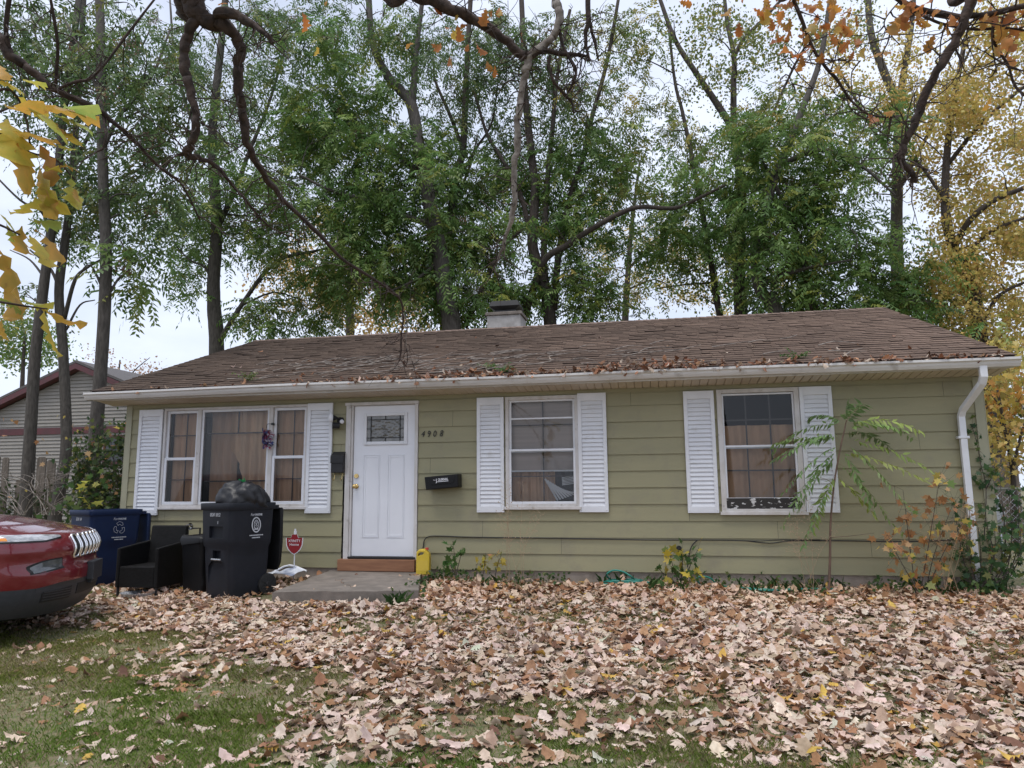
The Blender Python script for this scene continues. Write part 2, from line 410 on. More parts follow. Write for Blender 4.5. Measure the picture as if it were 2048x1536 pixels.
# roof: deck, then every shingle tab laid course by course
RY0,RZ0,RY1,RZ1=-.40,2.475,3.80,4.065
SL=math.hypot(RY1-RY0,RZ1-RZ0); ct=(RY1-RY0)/SL; st=(RZ1-RZ0)/SL
RX0,RX1=-7.93,4.02
def rp3(x,s,h=0): return (x,RY0+s*ct-h*st,RZ0+s*st+h*ct)
def roof():
    r=RS(7); b=MB(); b.cc=(.07,.05,.04)
    # decks (front, back) and rake boards
    for sg in (0,1):
        P=[]
        for x in (RX0,RX1):
            for s,h in ((0,0),(SL,0),(SL,-.05),(0.0,-.05)):
                p=rp3(x,s,h); P.append(p if sg==0 else (p[0],2*RY1-p[1],p[2]))
        b.add(P,[(0,1,2,3),(7,6,5,4),(0,4,5,1),(3,2,6,7),(0,3,7,4)] if sg==0 else [(3,2,1,0),(4,5,6,7),(1,5,4,0),(7,6,2,3),(4,7,3,0)])
    ex=.145; n=int(SL/ex)
    for k in range(n+1):
        s0=k*ex-.015; s1=min(s0+ex+.05,SL)
        if s0>=SL-.02: break
        x=RX0-r.rand()*.3
        while x<RX1:
            wd=r.choice([.11,.16,.22,.30,.33])*(.9+.2*r.rand()); xa=max(x,RX0-.012); xb=min(x+wd-.004,RX1+.012); x+=wd
            if xb-xa<.03: continue
            lift=.0085+.006*r.rand()+(.010*r.rand() if r.rand()<.15 else 0)
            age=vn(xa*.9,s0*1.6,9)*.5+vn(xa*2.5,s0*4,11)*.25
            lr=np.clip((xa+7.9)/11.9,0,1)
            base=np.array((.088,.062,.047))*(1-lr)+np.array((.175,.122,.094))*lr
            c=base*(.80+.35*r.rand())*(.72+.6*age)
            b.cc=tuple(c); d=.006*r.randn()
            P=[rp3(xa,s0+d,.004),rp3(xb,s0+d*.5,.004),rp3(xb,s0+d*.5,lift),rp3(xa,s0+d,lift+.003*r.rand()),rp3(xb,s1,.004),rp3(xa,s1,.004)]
            b.add(P[2:],[(1,0,2,3)]); b.cc=(.038,.028,.025); b.add(P,[(0,1,2,3),(1,4,2),(0,3,5)])  # butt edges near black: dark asphalt edge with its shadow line painted in
    # back slope courses as plain laps, ridge caps
    for k in range(n):
        s0=k*ex; b.cc=(.15,.105,.085)
        P=[rp3(x,s,h) for x in (RX0,RX1) for s,h in ((s0,.012),(s0+ex,.004))]; P=[(p[0],2*RY1-p[1],p[2]) for p in P]
        b.add(P,[(0,1,3,2)])
    x=RX0
    while x<RX1-.05:
        b.cc=tuple(np.array((.20,.145,.12))*(.75+.5*r.rand())); xe=min(x+.15,RX1)
        a=rp3(x,SL-.13,.016+.004*r.rand()); c=(x,RY1,RZ1+.024); d=rp3(xe,SL-.13,.01); e=(xe,RY1,RZ1+.016)
        b.add([a,d,e,c,(a[0],2*RY1-a[1],a[2]),(d[0],2*RY1-d[1],d[2])],[(0,1,2,3),(3,2,5,4)]); x+=.14
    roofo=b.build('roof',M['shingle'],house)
    return roofo
roofo=roof()
def chimney():
    b=MB(); b.box((-3.08,3.95,3.7),(-2.42,4.55,4.36)); ch=b.build('chimney',M['block'],roofo,bevel=.006)
    b=MB(); b.box((-3.11,3.92,4.362),(-2.39,4.58,4.425)); b.build('chimney_cap',M['concrete'],roofo,bevel=.008)
    b=MB()   # sheet metal rain hood: legs, flared skirt, flat lid
    pass
    def sq(h,z): return [(-2.75-h,4.24-h*.85,z),(-2.75+h,4.24-h*.85,z),(-2.75+h,4.24+h*.85,z),(-2.75-h,4.24+h*.85,z)]
    b.loft([sq(.20,4.428),sq(.20,4.49),sq(.285,4.545),sq(.30,4.56),sq(.27,4.655),sq(.24,4.67)])
    b.build('rain_hood',M['black_metal'],roofo)
chimney()
# rake trim at the gable ends
for x0,x1 in ((RX0+.002,RX0+.03),(RX1-.03,RX1-.002)):
    b=MB()
    for sg in (0,1):
        P=[]
        for x in (x0,x1):
            for s,h in ((.02,-.052),(SL,-.052),(SL,-.19),(.02,-.15)):
                p=rp3(x,s,h); P.append(p if sg==0 else (p[0],2*RY1-p[1],p[2]))
        b.add(P,[(0,1,2,3),(7,6,5,4),(0,4,5,1),(3,2,6,7),(0,3,7,4),(1,5,6,2)])
    b.build('rake_board',M['trim_olive'],house)
# soffit with V grooves
b=MB(); x=RX0+.03; k=0
while x<RX1-.04:
    xe=min(x+.100,RX1-.035)
    b.add([(x,-.37,2.345),(xe-.012,-.37,2.345),(xe-.012,.0,2.302),(x,.0,2.302),(xe,-.37,2.36),(xe,.0,2.317)],[(0,3,2,1),(1,2,5,4)])
    b.add([(x,-.37,2.345),(x,.0,2.302),(x,.0,2.317),(x,-.37,2.36)],[(0,1,2,3)]); x=xe; k+=1
b.build('soffit',M['soffit'],house)
b=MB(); b.box((RX0+.02,-.392,2.335),(RX1-.02,-.372,2.45)); b.build('fascia',M['gutter'],house)
def gutter():
    prof=[(-.394,2.452),(-.394,2.352),(-.465,2.352),(-.485,2.385),(-.492,2.41),(-.512,2.425),(-.512,2.452),(-.500,2.452),(-.500,2.43),(-.482,2.415),(-.474,2.39),(-.458,2.362),(-.404,2.362),(-.404,2.452)]
    b=MB(); rings=[]
    for x in np.linspace(-7.975,4.035,44):
        dz=.006*math.sin(x*1.1+.7)-.004*math.sin(x*.45); rings.append([(x,y,z+dz) for y,z in prof])
    b.loft(rings); 
    for x in (-7.975,4.031): b.loft([[(x,y,z) for y,z in prof[:7]],[(x+.004,y,z) for y,z in prof[:7]]])
    g=b.build('gutter',M['gutter'],house)
    b=MB(); w2,d2=.036,.027
    path=[(3.66,-.45,2.36),(3.66,-.45,2.24),(3.655,-.41,2.17),(3.545,-.115,1.90),(3.54,-.065,1.83),(3.54,-.065,1.7),(3.54,-.065,-.05)]
    rings=[]
    for i,pnt in enumerate(path):
        q=Vector(pnt); a=Vector(path[max(i-1,0)]); c=Vector(path[min(i+1,len(path)-1)]); t=(c-a).normalized()
        ux=Vector((1,0,0)); ux=(ux-t*ux.dot(t)).normalized(); uy=t.cross(ux)
        k=1.06 if i<3 else 1
        rings.append([tuple(q+ux*sx*w2*k+uy*sy*d2*k) for sx,sy in ((-1,-1),(1,-1),(1,1),(-1,1))])
    b.loft(rings); b.box((3.48,-.1,1.57),(3.60,-.02,1.60))
    b.build('downspout',M['white'],house,bevel=.006)
gutter()

# shutters
def shutter(x0,x1,z0,z1,rot=0.0):
    b=MB(); yb,yf=-.019,-.05
    sw=.046
    b.box((x0,yf,z0),(x0+sw,yb,z1)); b.box((x1-sw,yf,z0),(x1,yb,z1))
    b.box((x0+sw,yf+.001,z0),(x1-sw,yb,z0+.075)); b.box((x0+sw,yf+.001,z1-.10),(x1-sw,yb,z1))
    b.box((x0+sw,yb-.004,z0+.075),(x1-sw,yb,z1-.10))
    n=25; h=(z1-z0-.175)/n
    for i in range(n):
        a=z0+.075+i*h
        b.add([(x0+sw,yf+.006,a),(x1-sw,yf+.006,a),(x1-sw,yb-.006,a+h),(x0+sw,yb-.006,a+h),(x0+sw,yb-.006,a+.004),(x1-sw,yb-.006,a+.004)],[(0,1,2,3),(4,5,1,0)])
    for xx in (x0+.02,x1-.02):
        for zz in (z0+.03,z1-.03): b.ball((xx,yf,zz),.008,6,4)
    o=b.build('shutter',M['white'],house,bevel=.0025)
for s in ((-7.405,-7.015,.70,2.225),(-4.725,-4.352,.725,2.24),(-2.29,-1.925,.733,2.24),(-.945,-.578,.733,2.255),(.393,.765,.722,2.235),(1.778,2.15,.724,2.243)):
    shutter(*s)

# windows
def ring(b,x0,x1,z0,z1,wd,y0,y1,wb=None,wt=None):
    wb=wb or wd; wt=wt or wd
    b.box((x0,y0,z0),(x0+wd,y1,z1)); b.box((x1-wd,y0,z0),(x1,y1,z1))
    b.box((x0+wd,y0+.001,z0),(x1-wd,y1,z0+wb)); b.box((x0+wd,y0+.001,z1-wt),(x1-wd,y1,z1))
def sash(par,x0,x1,z0,z1,y=0.0,wd=.04,wb=None):
    b=MB(); ring(b,x0,x1,z0,z1,wd,y-.012,y+.018,wb); return b.build('sash',M['white'],par,bevel=.003)
def pane(par,x0,x1,z0,z1,y):
    b=MB(); b.add([(x0,y,z0),(x1,y,z0),(x1,y,z1),(x0,y,z1)],[(0,1,2,3)]); b.build('pane',M['glass'],par)
def muntins(par,x0,x1,z0,z1,vx,hz,y,wd=.013,m=None):
    b=MB()
    for x in vx: b.box((x-wd/2,y,z0),(x+wd/2,y+.012,z1))
    for z in hz: b.box((x0,y+.003,z-wd/2),(x1,y+.0145,z+wd/2))
    b.build('muntin',m or M['muntin'],par)
def cloth(par,x0,x1,z0,z1,y,amp,waves,m,name='curtain',left=None,seed=0):
    nx,nz=int(max(10,(x1-x0)*60)),24; r=RS(seed); ph=r.rand(3)*6
    V=[];F=[]
    for j in range(nz+1):
        z=z0+(z1-z0)*j/nz
        xl=x0 if left is None else left(j/nz)
        for i in range(nx+1):
            u=i/nx; x=xl+(x1-xl)*u; q=(x-x0)/(x1-x0)
            yy=y+amp*(1.25*math.sin(q*waves*6.28+ph[0]+.5*math.sin(j/nz*2+ph[1]))*.6+.4*math.sin(q*waves*2.7*6.28+ph[2]))
            V.append((x,yy,z))
    for j in range(nz):
        for i in range(nx): a=j*(nx+1)+i; F.append((a,a+1,a+nx+2,a+nx+1))
    b=MB(); b.add(V,F); b.build(name,m,par,smooth=True)
def film(par,x0,x1,z0,z1,y,seed,amp=.006):
    n=40; X,Z=np.meshgrid(np.linspace(x0,x1,n),np.linspace(z0,z1,n))
    d=(X-x0)*1.0+(Z-z0)*.8; Y=y+amp*(vn(d*22,(Z-X)*2.2,seed)-.5)*2+amp*.5*(vn(X*30,Z*9,seed+1)-.5)
    idx=np.arange(n*n).reshape(n,n); F=np.stack([idx[:-1,:-1],idx[:-1,1:],idx[1:,1:],idx[1:,:-1]],-1).reshape(-1,4)
    npmesh('plastic_film',np.stack([X,Y,Z],-1).reshape(-1,3),[F],M['plastic_film'],par,smooth=True)

def picture_window():
    b=MB(); x0,x1,z0,z1=-7.0,-4.72,.80,2.235
    ring(b,x0,x1,z0,z1,.035,-.034,.06,.05,.035)
    for x in (-6.42,-5.29): b.box((x-.03,-.036,z0+.05),(x+.03,.06,z1-.035))
    b.box((x0-.01,-.06,z0-.02),(x1+.01,.0,z0+.012))
    w=b.build('window',M['dull_white'],house,bevel=.003); w['label']='three part picture window with brown curtains'
    for xa,xb,sd in ((-6.965,-6.45,1),(-5.26,-4.755,2)):
        za,zb=.85,2.2; zm=1.50
        sash(w,xa,xb,zm-.02,zb,.012); sash(w,xa,xb,za,zm+.02,-.012)
        pane(w,xa+.04,xb-.04,zm,zb-.04,.014); pane(w,xa+.04,xb-.04,za+.04,zm,-.010)
        xm=(xa+xb)/2+.03
        muntins(w,xa+.03,xb-.03,za+.03,zb-.03,[xm],[1.84,1.20],.055)
        cloth(w,xa+.02 if sd==1 else xa+.0,xb,za-.03,zb+.05,.12,.03,3.2,M['curtain'],seed=sd)
    xa,xb=-6.39,-5.32; sash(w,xa,xb,.85,2.2,-.004,.035); pane(w,xa+.035,xb-.035,.885,2.165,-.006)
    film(w,xa+.04,xb-.04,.89,2.16,.03,4,.004)
    muntins(w,xa+.03,xb-.03,.88,1.18,[],[1.175],.07,.02); muntins(w,xa+.03,xb-.03,1.85,2.17,[-5.86],[1.86],.07,.018)
    cloth(w,xa-.02,-5.965,.80,2.3,.22,.05,4,M['curtain'],seed=5)
    def lf(t): # drawn back drape: edge falls straight then kinks to the right low down
        return -5.99 if t>.55 else -5.99+(.55-t)/.24*.19 if t>.31 else -5.80
    cloth(w,-5.99,-5.28,.80,2.3,.145,.045,3.4,M['drape'],left=lf,seed=6)
picture_window()
def mid_window():
    b=MB(); x0,x1,z0,z1=-1.905,-.94,.79,2.24
    ring(b,x0,x1,z0,z1,.045,-.036,.06,.05); b.box((x0-.02,-.07,z0-.022),(x1+.02,.0,z0+.014))
    w=b.build('window',M['dull_white'],house,bevel=.003); w['label']='double hung storm window with taupe shade and fallen blinds'
    xa,xb,za,zb,zm=-1.86,-.985,.84,2.2,1.525
    sash(w,xa,xb,zm-.022,zb,.010,.03); sash(w,xa,xb,za,zm+.022,-.014,.03)
    pane(w,xa+.03,xb-.03,zm,zb-.03,.012); pane(w,xa+.03,xb-.03,za+.03,zm,-.012)
    muntins(w,xa+.03,xb-.03,za,zb,[],[1.948,1.262],-.006,.02,M['white'])
    muntins(w,xa+.03,xb-.03,za+.03,zb-.03,[-1.415],[1.865,1.195],.05,.014)
    cloth(w,xa,xb,1.27,zb+.05,.10,.004,2,M['shade'],'roller_shade',seed=3)
    cloth(w,xa,xb-.30,za-.05,1.35,.22,.03,3,M['curtain'],seed=8)
    b=MB(); r=RS(3)   # collapsed blind slats leaning in the lower half
    for i in range(9):
        a=Vector((-1.40+.03*i,.07+.006*i,1.16-.02*i)); c=Vector((-1.24+.035*i,.08+.006*i,.88+.012*i)); 
        d=Vector((.012,0,.004)); b.add([a-d,a+d,c+d,c-d],[(0,1,2,3)])
    for i in range(6):
        a=Vector((-1.18,.075+.004*i,1.17-.018*i)); c=Vector((-1.02,.08,1.20-.02*i)); d=Vector((0,0,.006)); b.add([a-d,a+d,c+d,c-d],[(0,1,2,3)])
    b.build('blind',M['white'],w); film(w,-1.45,-.99,.88,1.45,.04,14,.01)
mid_window()
def end_window():
    b=MB(); x0,x1,z0,z1=.80,1.775,.72,2.245
    ring(b,x0,x1,z0,z1,.06,-.036,.06,.05,.05); b.box((x0-.02,-.066,z0-.022),(x1+.02,.0,z0+.016))
    w=b.build('window',M['dull_white'],house,bevel=.003); w['label']='nine light wooden window with a blackened peeling bottom rail'
    xa,xb,za,zb,zm=.86,1.715,.77,2.19,1.525
    sash(w,xa,xb,zm-.022,zb,.008,.022); 
    b=MB(); ring(b,xa,xb,za+.129,zm+.02,.025,-.014,.016,.006); b.build('sash',M['white'],w,bevel=.002)
    b=MB(); b.box((xa+.004,-.016,za),(xb-.004,.018,za+.128)); b.build('bottom_rail',M['peel'],w,bevel=.003)
    pane(w,xa+.02,xb-.02,zm,zb-.02,.010); pane(w,xa+.02,xb-.02,za+.13,zm,-.008)
    t=(xb-xa)/3
    muntins(w,xa+.02,xb-.02,za+.13,zb-.02,[xa+t,xa+2*t],[1.86,1.235],.022,.018)
    cloth(w,xa,xb,za,1.80,.13,.026,2.3,M['curtain'],seed=12)
end_window()

# front door
def front_door():
    b=MB(); b.box((-4.05,.012,.155),(-3.165,.055,2.185))
    def mould(x0,x1,z0,z1):
        for d,yy,wd in ((0,.004,.010),(.018,.007,.02)):
            ring(b,x0+d,x1-d,z0+d,z1-d,wd,yy,.0125)
    mould(-3.905,-3.665,.40,1.51); mould(-3.55,-3.31,.40,1.51)
    d=b.build('door',M['white_clean'],house,bevel=.003); d['label']='white panel door with a leaded glass light'
    b=MB(); ring(b,-3.905,-3.275,1.645,2.085,.045,-.012,.0125); b.build('light_frame',M['white'],d,bevel=.005)
    n=70; X,Z=np.meshgrid(np.linspace(-3.86,-3.32,n),np.linspace(1.69,2.04,n))
    Y=.006+.010*(vn(X*26,Z*46,2)-.5)+.005*(vn(X*60,Z*90,3)-.5)
    inn=((X>-3.80)&(X<-3.38)&(Z>1.74)&(Z<1.99)); Y=np.where(inn,Y,.006+.002*(vn(X*50,Z*50,4)-.5))
    idx=np.arange(n*n).reshape(n,n); F=np.stack([idx[:-1,:-1],idx[:-1,1:],idx[1:,1:],idx[1:,:-1]],-1).reshape(-1,4)
    gm=mat('leaded_glass',(.16,.155,.14),.08,(.09,.09,.085),9,spec=.9)
    npmesh('leaded_glass',np.stack([X,Y,Z],-1).reshape(-1,3),[F],gm,d,smooth=True)
    b=MB()
    for x in (-3.80,-3.38): b.box((x-.004,-.006,1.69),(x+.004,.008,2.04))
    for z in (1.74,1.99): b.box((-3.86,-.0055,z-.004),(-3.32,.008,z+.004))
    for x,z0,z1 in ((-3.59,1.69,1.74),(-3.59,1.99,2.04)): b.box((x-.004,-.006,z0),(x+.004,.008,z1))
    for z in (1.865,): b.box((-3.86,-.0055,z-.004),(-3.80,.008,z+.004)); b.box((-3.38,-.0055,z-.004),(-3.32,.008,z+.004))
    b.build('came',M['black_metal'],d)
    b=MB(); b.tube([(-4.0,.012,1.085),(-4.0,-.004,1.085)],[.034,.032],16); b.cyl((-4.0,-.004,1.085),(-4.0,-.04,1.085),.012); b.ball((-4.0,-.058,1.085),.029,14,10,(1,.8,1)); b.build('knob',M['brass'],d,smooth=True)
    b=MB(); b.tube([(-4.0,.012,1.225),(-4.0,-.012,1.225)],[.032,.028],16); b.box((-4.004,-.02,1.213),(-3.996,-.012,1.237)); b.build('deadbolt',M['brass'],d)
    b=MB(); b.box((-4.155,-.03,.02),(-4.085,.07,2.19)); b.box((-4.083,-.016,.13),(-4.056,.07,2.188)); b.box((-3.16,-.03,.02),(-3.115,.07,2.19)); b.box((-4.17,-.042,2.192),(-3.105,.07,2.232)); b.box((-4.155,-.028,2.187),(-3.115,.07,2.1915))
    b.build('door_frame',M['dull_white'],house,bevel=.003)
    b=MB(); b.box((-4.083,-.045,.125),(-3.13,.06,.152)); b.build('threshold',M['black_metal'],house,bevel=.003)
    b=MB(); b.box((-4.20,-.10,-.03),(-3.12,.03,.12)); b.build('doorstep',M['cedar'],house,bevel=.004)
front_door()
# house number, each digit on its own
for i,(ch,x,z) in enumerate(zip('4908',(-3.075,-2.985,-2.905,-2.815),(1.742,1.735,1.738,1.742))):
    Mx=Matrix.Translation((x+1.9,-.022,z+.15)) @ Matrix.Rotation(PI/2,4,'X') @ Matrix.Rotation(math.radians((-6,4,0,-4)[i]),4,'Z')
    text(ch,.118,M['number'],house,Mx,'house_number',.003,.18,sx=.82)
def porch_light():
    x,z=-4.24,1.99; b=MB(); b.tube([(x,-.016,z),(x,-.05,z)],[.05,.045],14); b.cyl((x,-.04,z-.01),(x+.0,-.10,z-.055),.016)
    b.tube([(x+.005,-.07,z-.075),(x-.075,-.12,z-.075)],[.042,.046],12)
    b.tube([(x,-.05,z+.02),(x-.05,-.10,z+.04)],[.014,.014],8); b.tube([(x-.03,-.085,z+.03),(x-.075,-.125,z+.03)],[.022,.045],12); b.cyl((x+.01,-.05,z),(x+.05,-.09,z-.02),.015)
    f=b.build('porch_light',M['black_metal'],house,auto=40)
    b=MB(); b.ball((x-.088,-.137,z+.028),.05,14,10,(.75,.75,1.25)); b.build('bulb',M['ptext'],f,smooth=True)
    b=MB(); b.ball((x+.055,-.10,z-.024),.030,12,9); b.build('bulb',M['ptext'],f,smooth=True)
porch_light()
b=MB(); P=at(1358,1097,-.03); b.cyl((P[0],-.005,P[2]),(P[0],-.05,P[2]),.035,12); b.cyl((P[0],-.05,P[2]),(P[0],-.12,P[2]-.02),.014,8); b.cyl((P[0],-.1,P[2]),(P[0],-.1,P[2]-.06),.012,8)
b.build('spigot',M['black_metal'],house,auto=40)
def onz(x,y,z):
    d=ray(x,y); return CP+d*((z-CP[2])/d[2])
def gz(x,y): return float(G(x,y))
def RM(loc,rz=0,rx=0,ry=0): return Matrix.Translation(loc)@Matrix.Rotation(rz,4,'Z')@Matrix.Rotation(rx,4,'X')@Matrix.Rotation(ry,4,'Y')
# ------------------------------------------------------------------ stoop slab
def slab():
    tl=[onz(545,1184,-.075),onz(838,1181,-.075),(-3.06,-.012,-.035),(-4.34,-.012,-.035)]
    b=MB(); n=14; r=RS(2)
    top=[]
    for k in range(4):
        a=np.array(tl[k]); c=np.array(tl[(k+1)%4])
        for i in range(n):
            q=a+(c-a)*i/n; 
            if k!=2: q=q+np.array([r.randn()*.006,r.randn()*.006,r.randn()*.002])
            top.append(tuple(q))
    b.loft([[(x,y,z-.30) for x,y,z in top],[(x,y,z-.006) for x,y,z in top],[(x+(-.006 if x>-3.6 else .006),y,z) for x,y,z in top]])
    tag(b.build('path',M['concrete']),kind='structure')
slab()

# ------------------------------------------------------------------ things fixed to the front wall
def wall_mailbox():
    t=thing('mailbox','small upright black metal mailbox on the wall left of the white door','mailbox',(-4.24,-.02,1.27))
    b=MB(); b.loft([[(x,y,z) for x,y in ((-.085,.0),(.085,.0),(.085,-.085),(-.085,-.085))] for z in (.0,.20)]+[[(x,y,z) for (x,y),z in zip(((-.085,.0),(.085,.0),(.085,-.075),(-.085,-.075)),(.275,.275,.24,.24))]])
    b.build('body',M['black_metal'],t,True,bevel=.008)
    b=MB(); b.add([(-.092,.0,.282),(.092,.0,.282),(.092,-.094,.225),(-.092,-.094,.225),(-.092,.0,.29),(.092,.0,.29),(.092,-.096,.233),(-.092,-.096,.233),(.092,-.096,.13),(-.092,-.096,.13),(.092,-.090,.13),(-.092,-.090,.13)],[(0,3,2,1),(4,5,6,7),(0,1,5,4),(1,2,6,5),(3,0,4,7),(7,6,8,9),(9,8,10,11),(2,3,11,10)])
    b.build('lid',M['black_metal'],t,True,bevel=.003)
    for hx in (-.06,.05):
        b=MB(); b.tube([(hx,-.01,0),(hx,-.03,-.09),(hx,-.06,-.10),(hx,-.075,-.075)],.004,6,3); b.build('hook',M['brass'],t,True)
wall_mailbox()
def paper_box():
    t=thing('newspaper_box','tilted black newspaper box with white lettering on the wall right of the door','newspaper box',(-2.72,-.02,1.13))
    T=Matrix.Rotation(math.radians(-4.5),4,'Y')
    b=MB(); out=[(-.225,-.085),(.215,-.085),(.225,.085),(-.235,.085)]
    b.loft([[(x,-.0,z) for x,z in out],[(x*1.0,-.17,z) for x,z in out],[(x*.98,-.19,z*.95) for x,z in out]]); 
    b.v=[tuple(T@Vector(p)) for p in b.v]; bx=b.build('body',M['black_box'],t,True,bevel=.006)
    b=MB(); P=[(-.15,-.19,-.025),(.15,-.19,-.025),(.17,-.19,.0),(.17,-.19,.07),(-.17,-.19,.07),(-.17,-.19,.0)]
    b.loft([[(x,-.1885,z) for x,_,z in P],[(x,-.196,z) for x,_,z in P]]); b.v=[tuple(T@Vector(p)) for p in b.v]; b.build('flap',M['black_box'],t,True,bevel=.002)
    R=T@Matrix.Translation((0,-.1975,0))@Matrix.Rotation(PI/2,4,'X')
    text('OURNAL',.044,M['ptext'],t,R@Matrix.Translation((-.048,.018,0)),'lettering',.001,0,sx=.78,offset=.0006)
    text('J',.062,M['ptext'],t,R@Matrix.Translation((-.075,.006,0)),'lettering',.001,0,sx=.9,offset=.0006)
    text('The',.020,M['ptext'],t,R@Matrix.Translation((-.112,.025,0)),'lettering',.001)
    b=MB(); b.box((-.068,.004,-.001),(.093,.010,.001),R); b.build('underline',M['ptext'],t,True)
paper_box()
def cable():
    pts=[(845,1103),(847,1090),(849,1080),(858,1073),(880,1072),(935,1074),(1010,1075),(1090,1076),(1200,1078),(1300,1080),(1390,1080),(1480,1081),(1520,1085),(1545,1086),(1580,1082),(1640,1081),(1800,1083),(1880,1081),(1915,1077)]
    b=MB(); b.tube([at(x,y,-.026) for x,y in pts],.007,6,4); 
    b.tube([at(1395,1080,-.028),at(1385,1090,-.03),at(1379,1105,-.04),at(1375,1135,-.06)],.007,6,4)
    b.tube([at(1480,1081,-.03),at(1520,1082,-.03),at(1560,1080,-.03),at(1640,1080,-.03)],.005,6,4)
    tag(b.build('cable',M['black_metal']),'thin black cable sagging along the lower clapboards of the olive wall','cable')
cable()
def ornament():
    P=at(545,848,-.05); t=thing('hanging_ornament','small red white and blue ribbon streamer hanging from a hook on the picture window','ornament',tuple(P))
    b=MB(); b.tube([(0,.03,0),(0,-.01,0)],[.018,.018],10); b.tube([(0,0,0),(-.06,-.02,.0),(-.075,-.02,-.03),(-.075,-.02,-.06)],.004,6,3); b.build('hook',M['black_metal'],t,True)
    r=RS(4); cols={'red':(.42,.06,.12),'white':(.62,.6,.66),'blue':(.09,.12,.27),'violet':(.22,.12,.24)}
    for nm,c in cols.items():
        b=MB()
        for i in range(22 if nm in('blue','violet') else 17):
            s=r.rand()**.8; top=np.array((-.085+.11*s*(.2+r.rand()*.8),-.03+.03*r.rand(),-.09-.22*s*r.rand()))
            if nm in('blue','violet'): top=np.array((-.10+.10*s*r.rand(),-.03+.03*r.rand(),-.06-.2*s))
            R0=.022+.018*r.rand(); ax=r.rand()*6; pts=[]
            for k in range(9):
                a=k/8*PI*(1.2+r.rand()*.02); pts.append(top+np.array((math.cos(a+ax)*R0,.5*math.sin(a*1.3)*R0,math.sin(a+ax)*R0*1.1-.008*k)))
            for p,q in zip(pts[:-1],pts[1:]):
                o=np.array((.0,.012,.008)); b.add([p-o,p+o,q+o,q-o],[(0,1,2,3)])
        b.build('ribbon',mat('ribbon_'+nm,c,.4,transl=.2),t,True)
ornament()

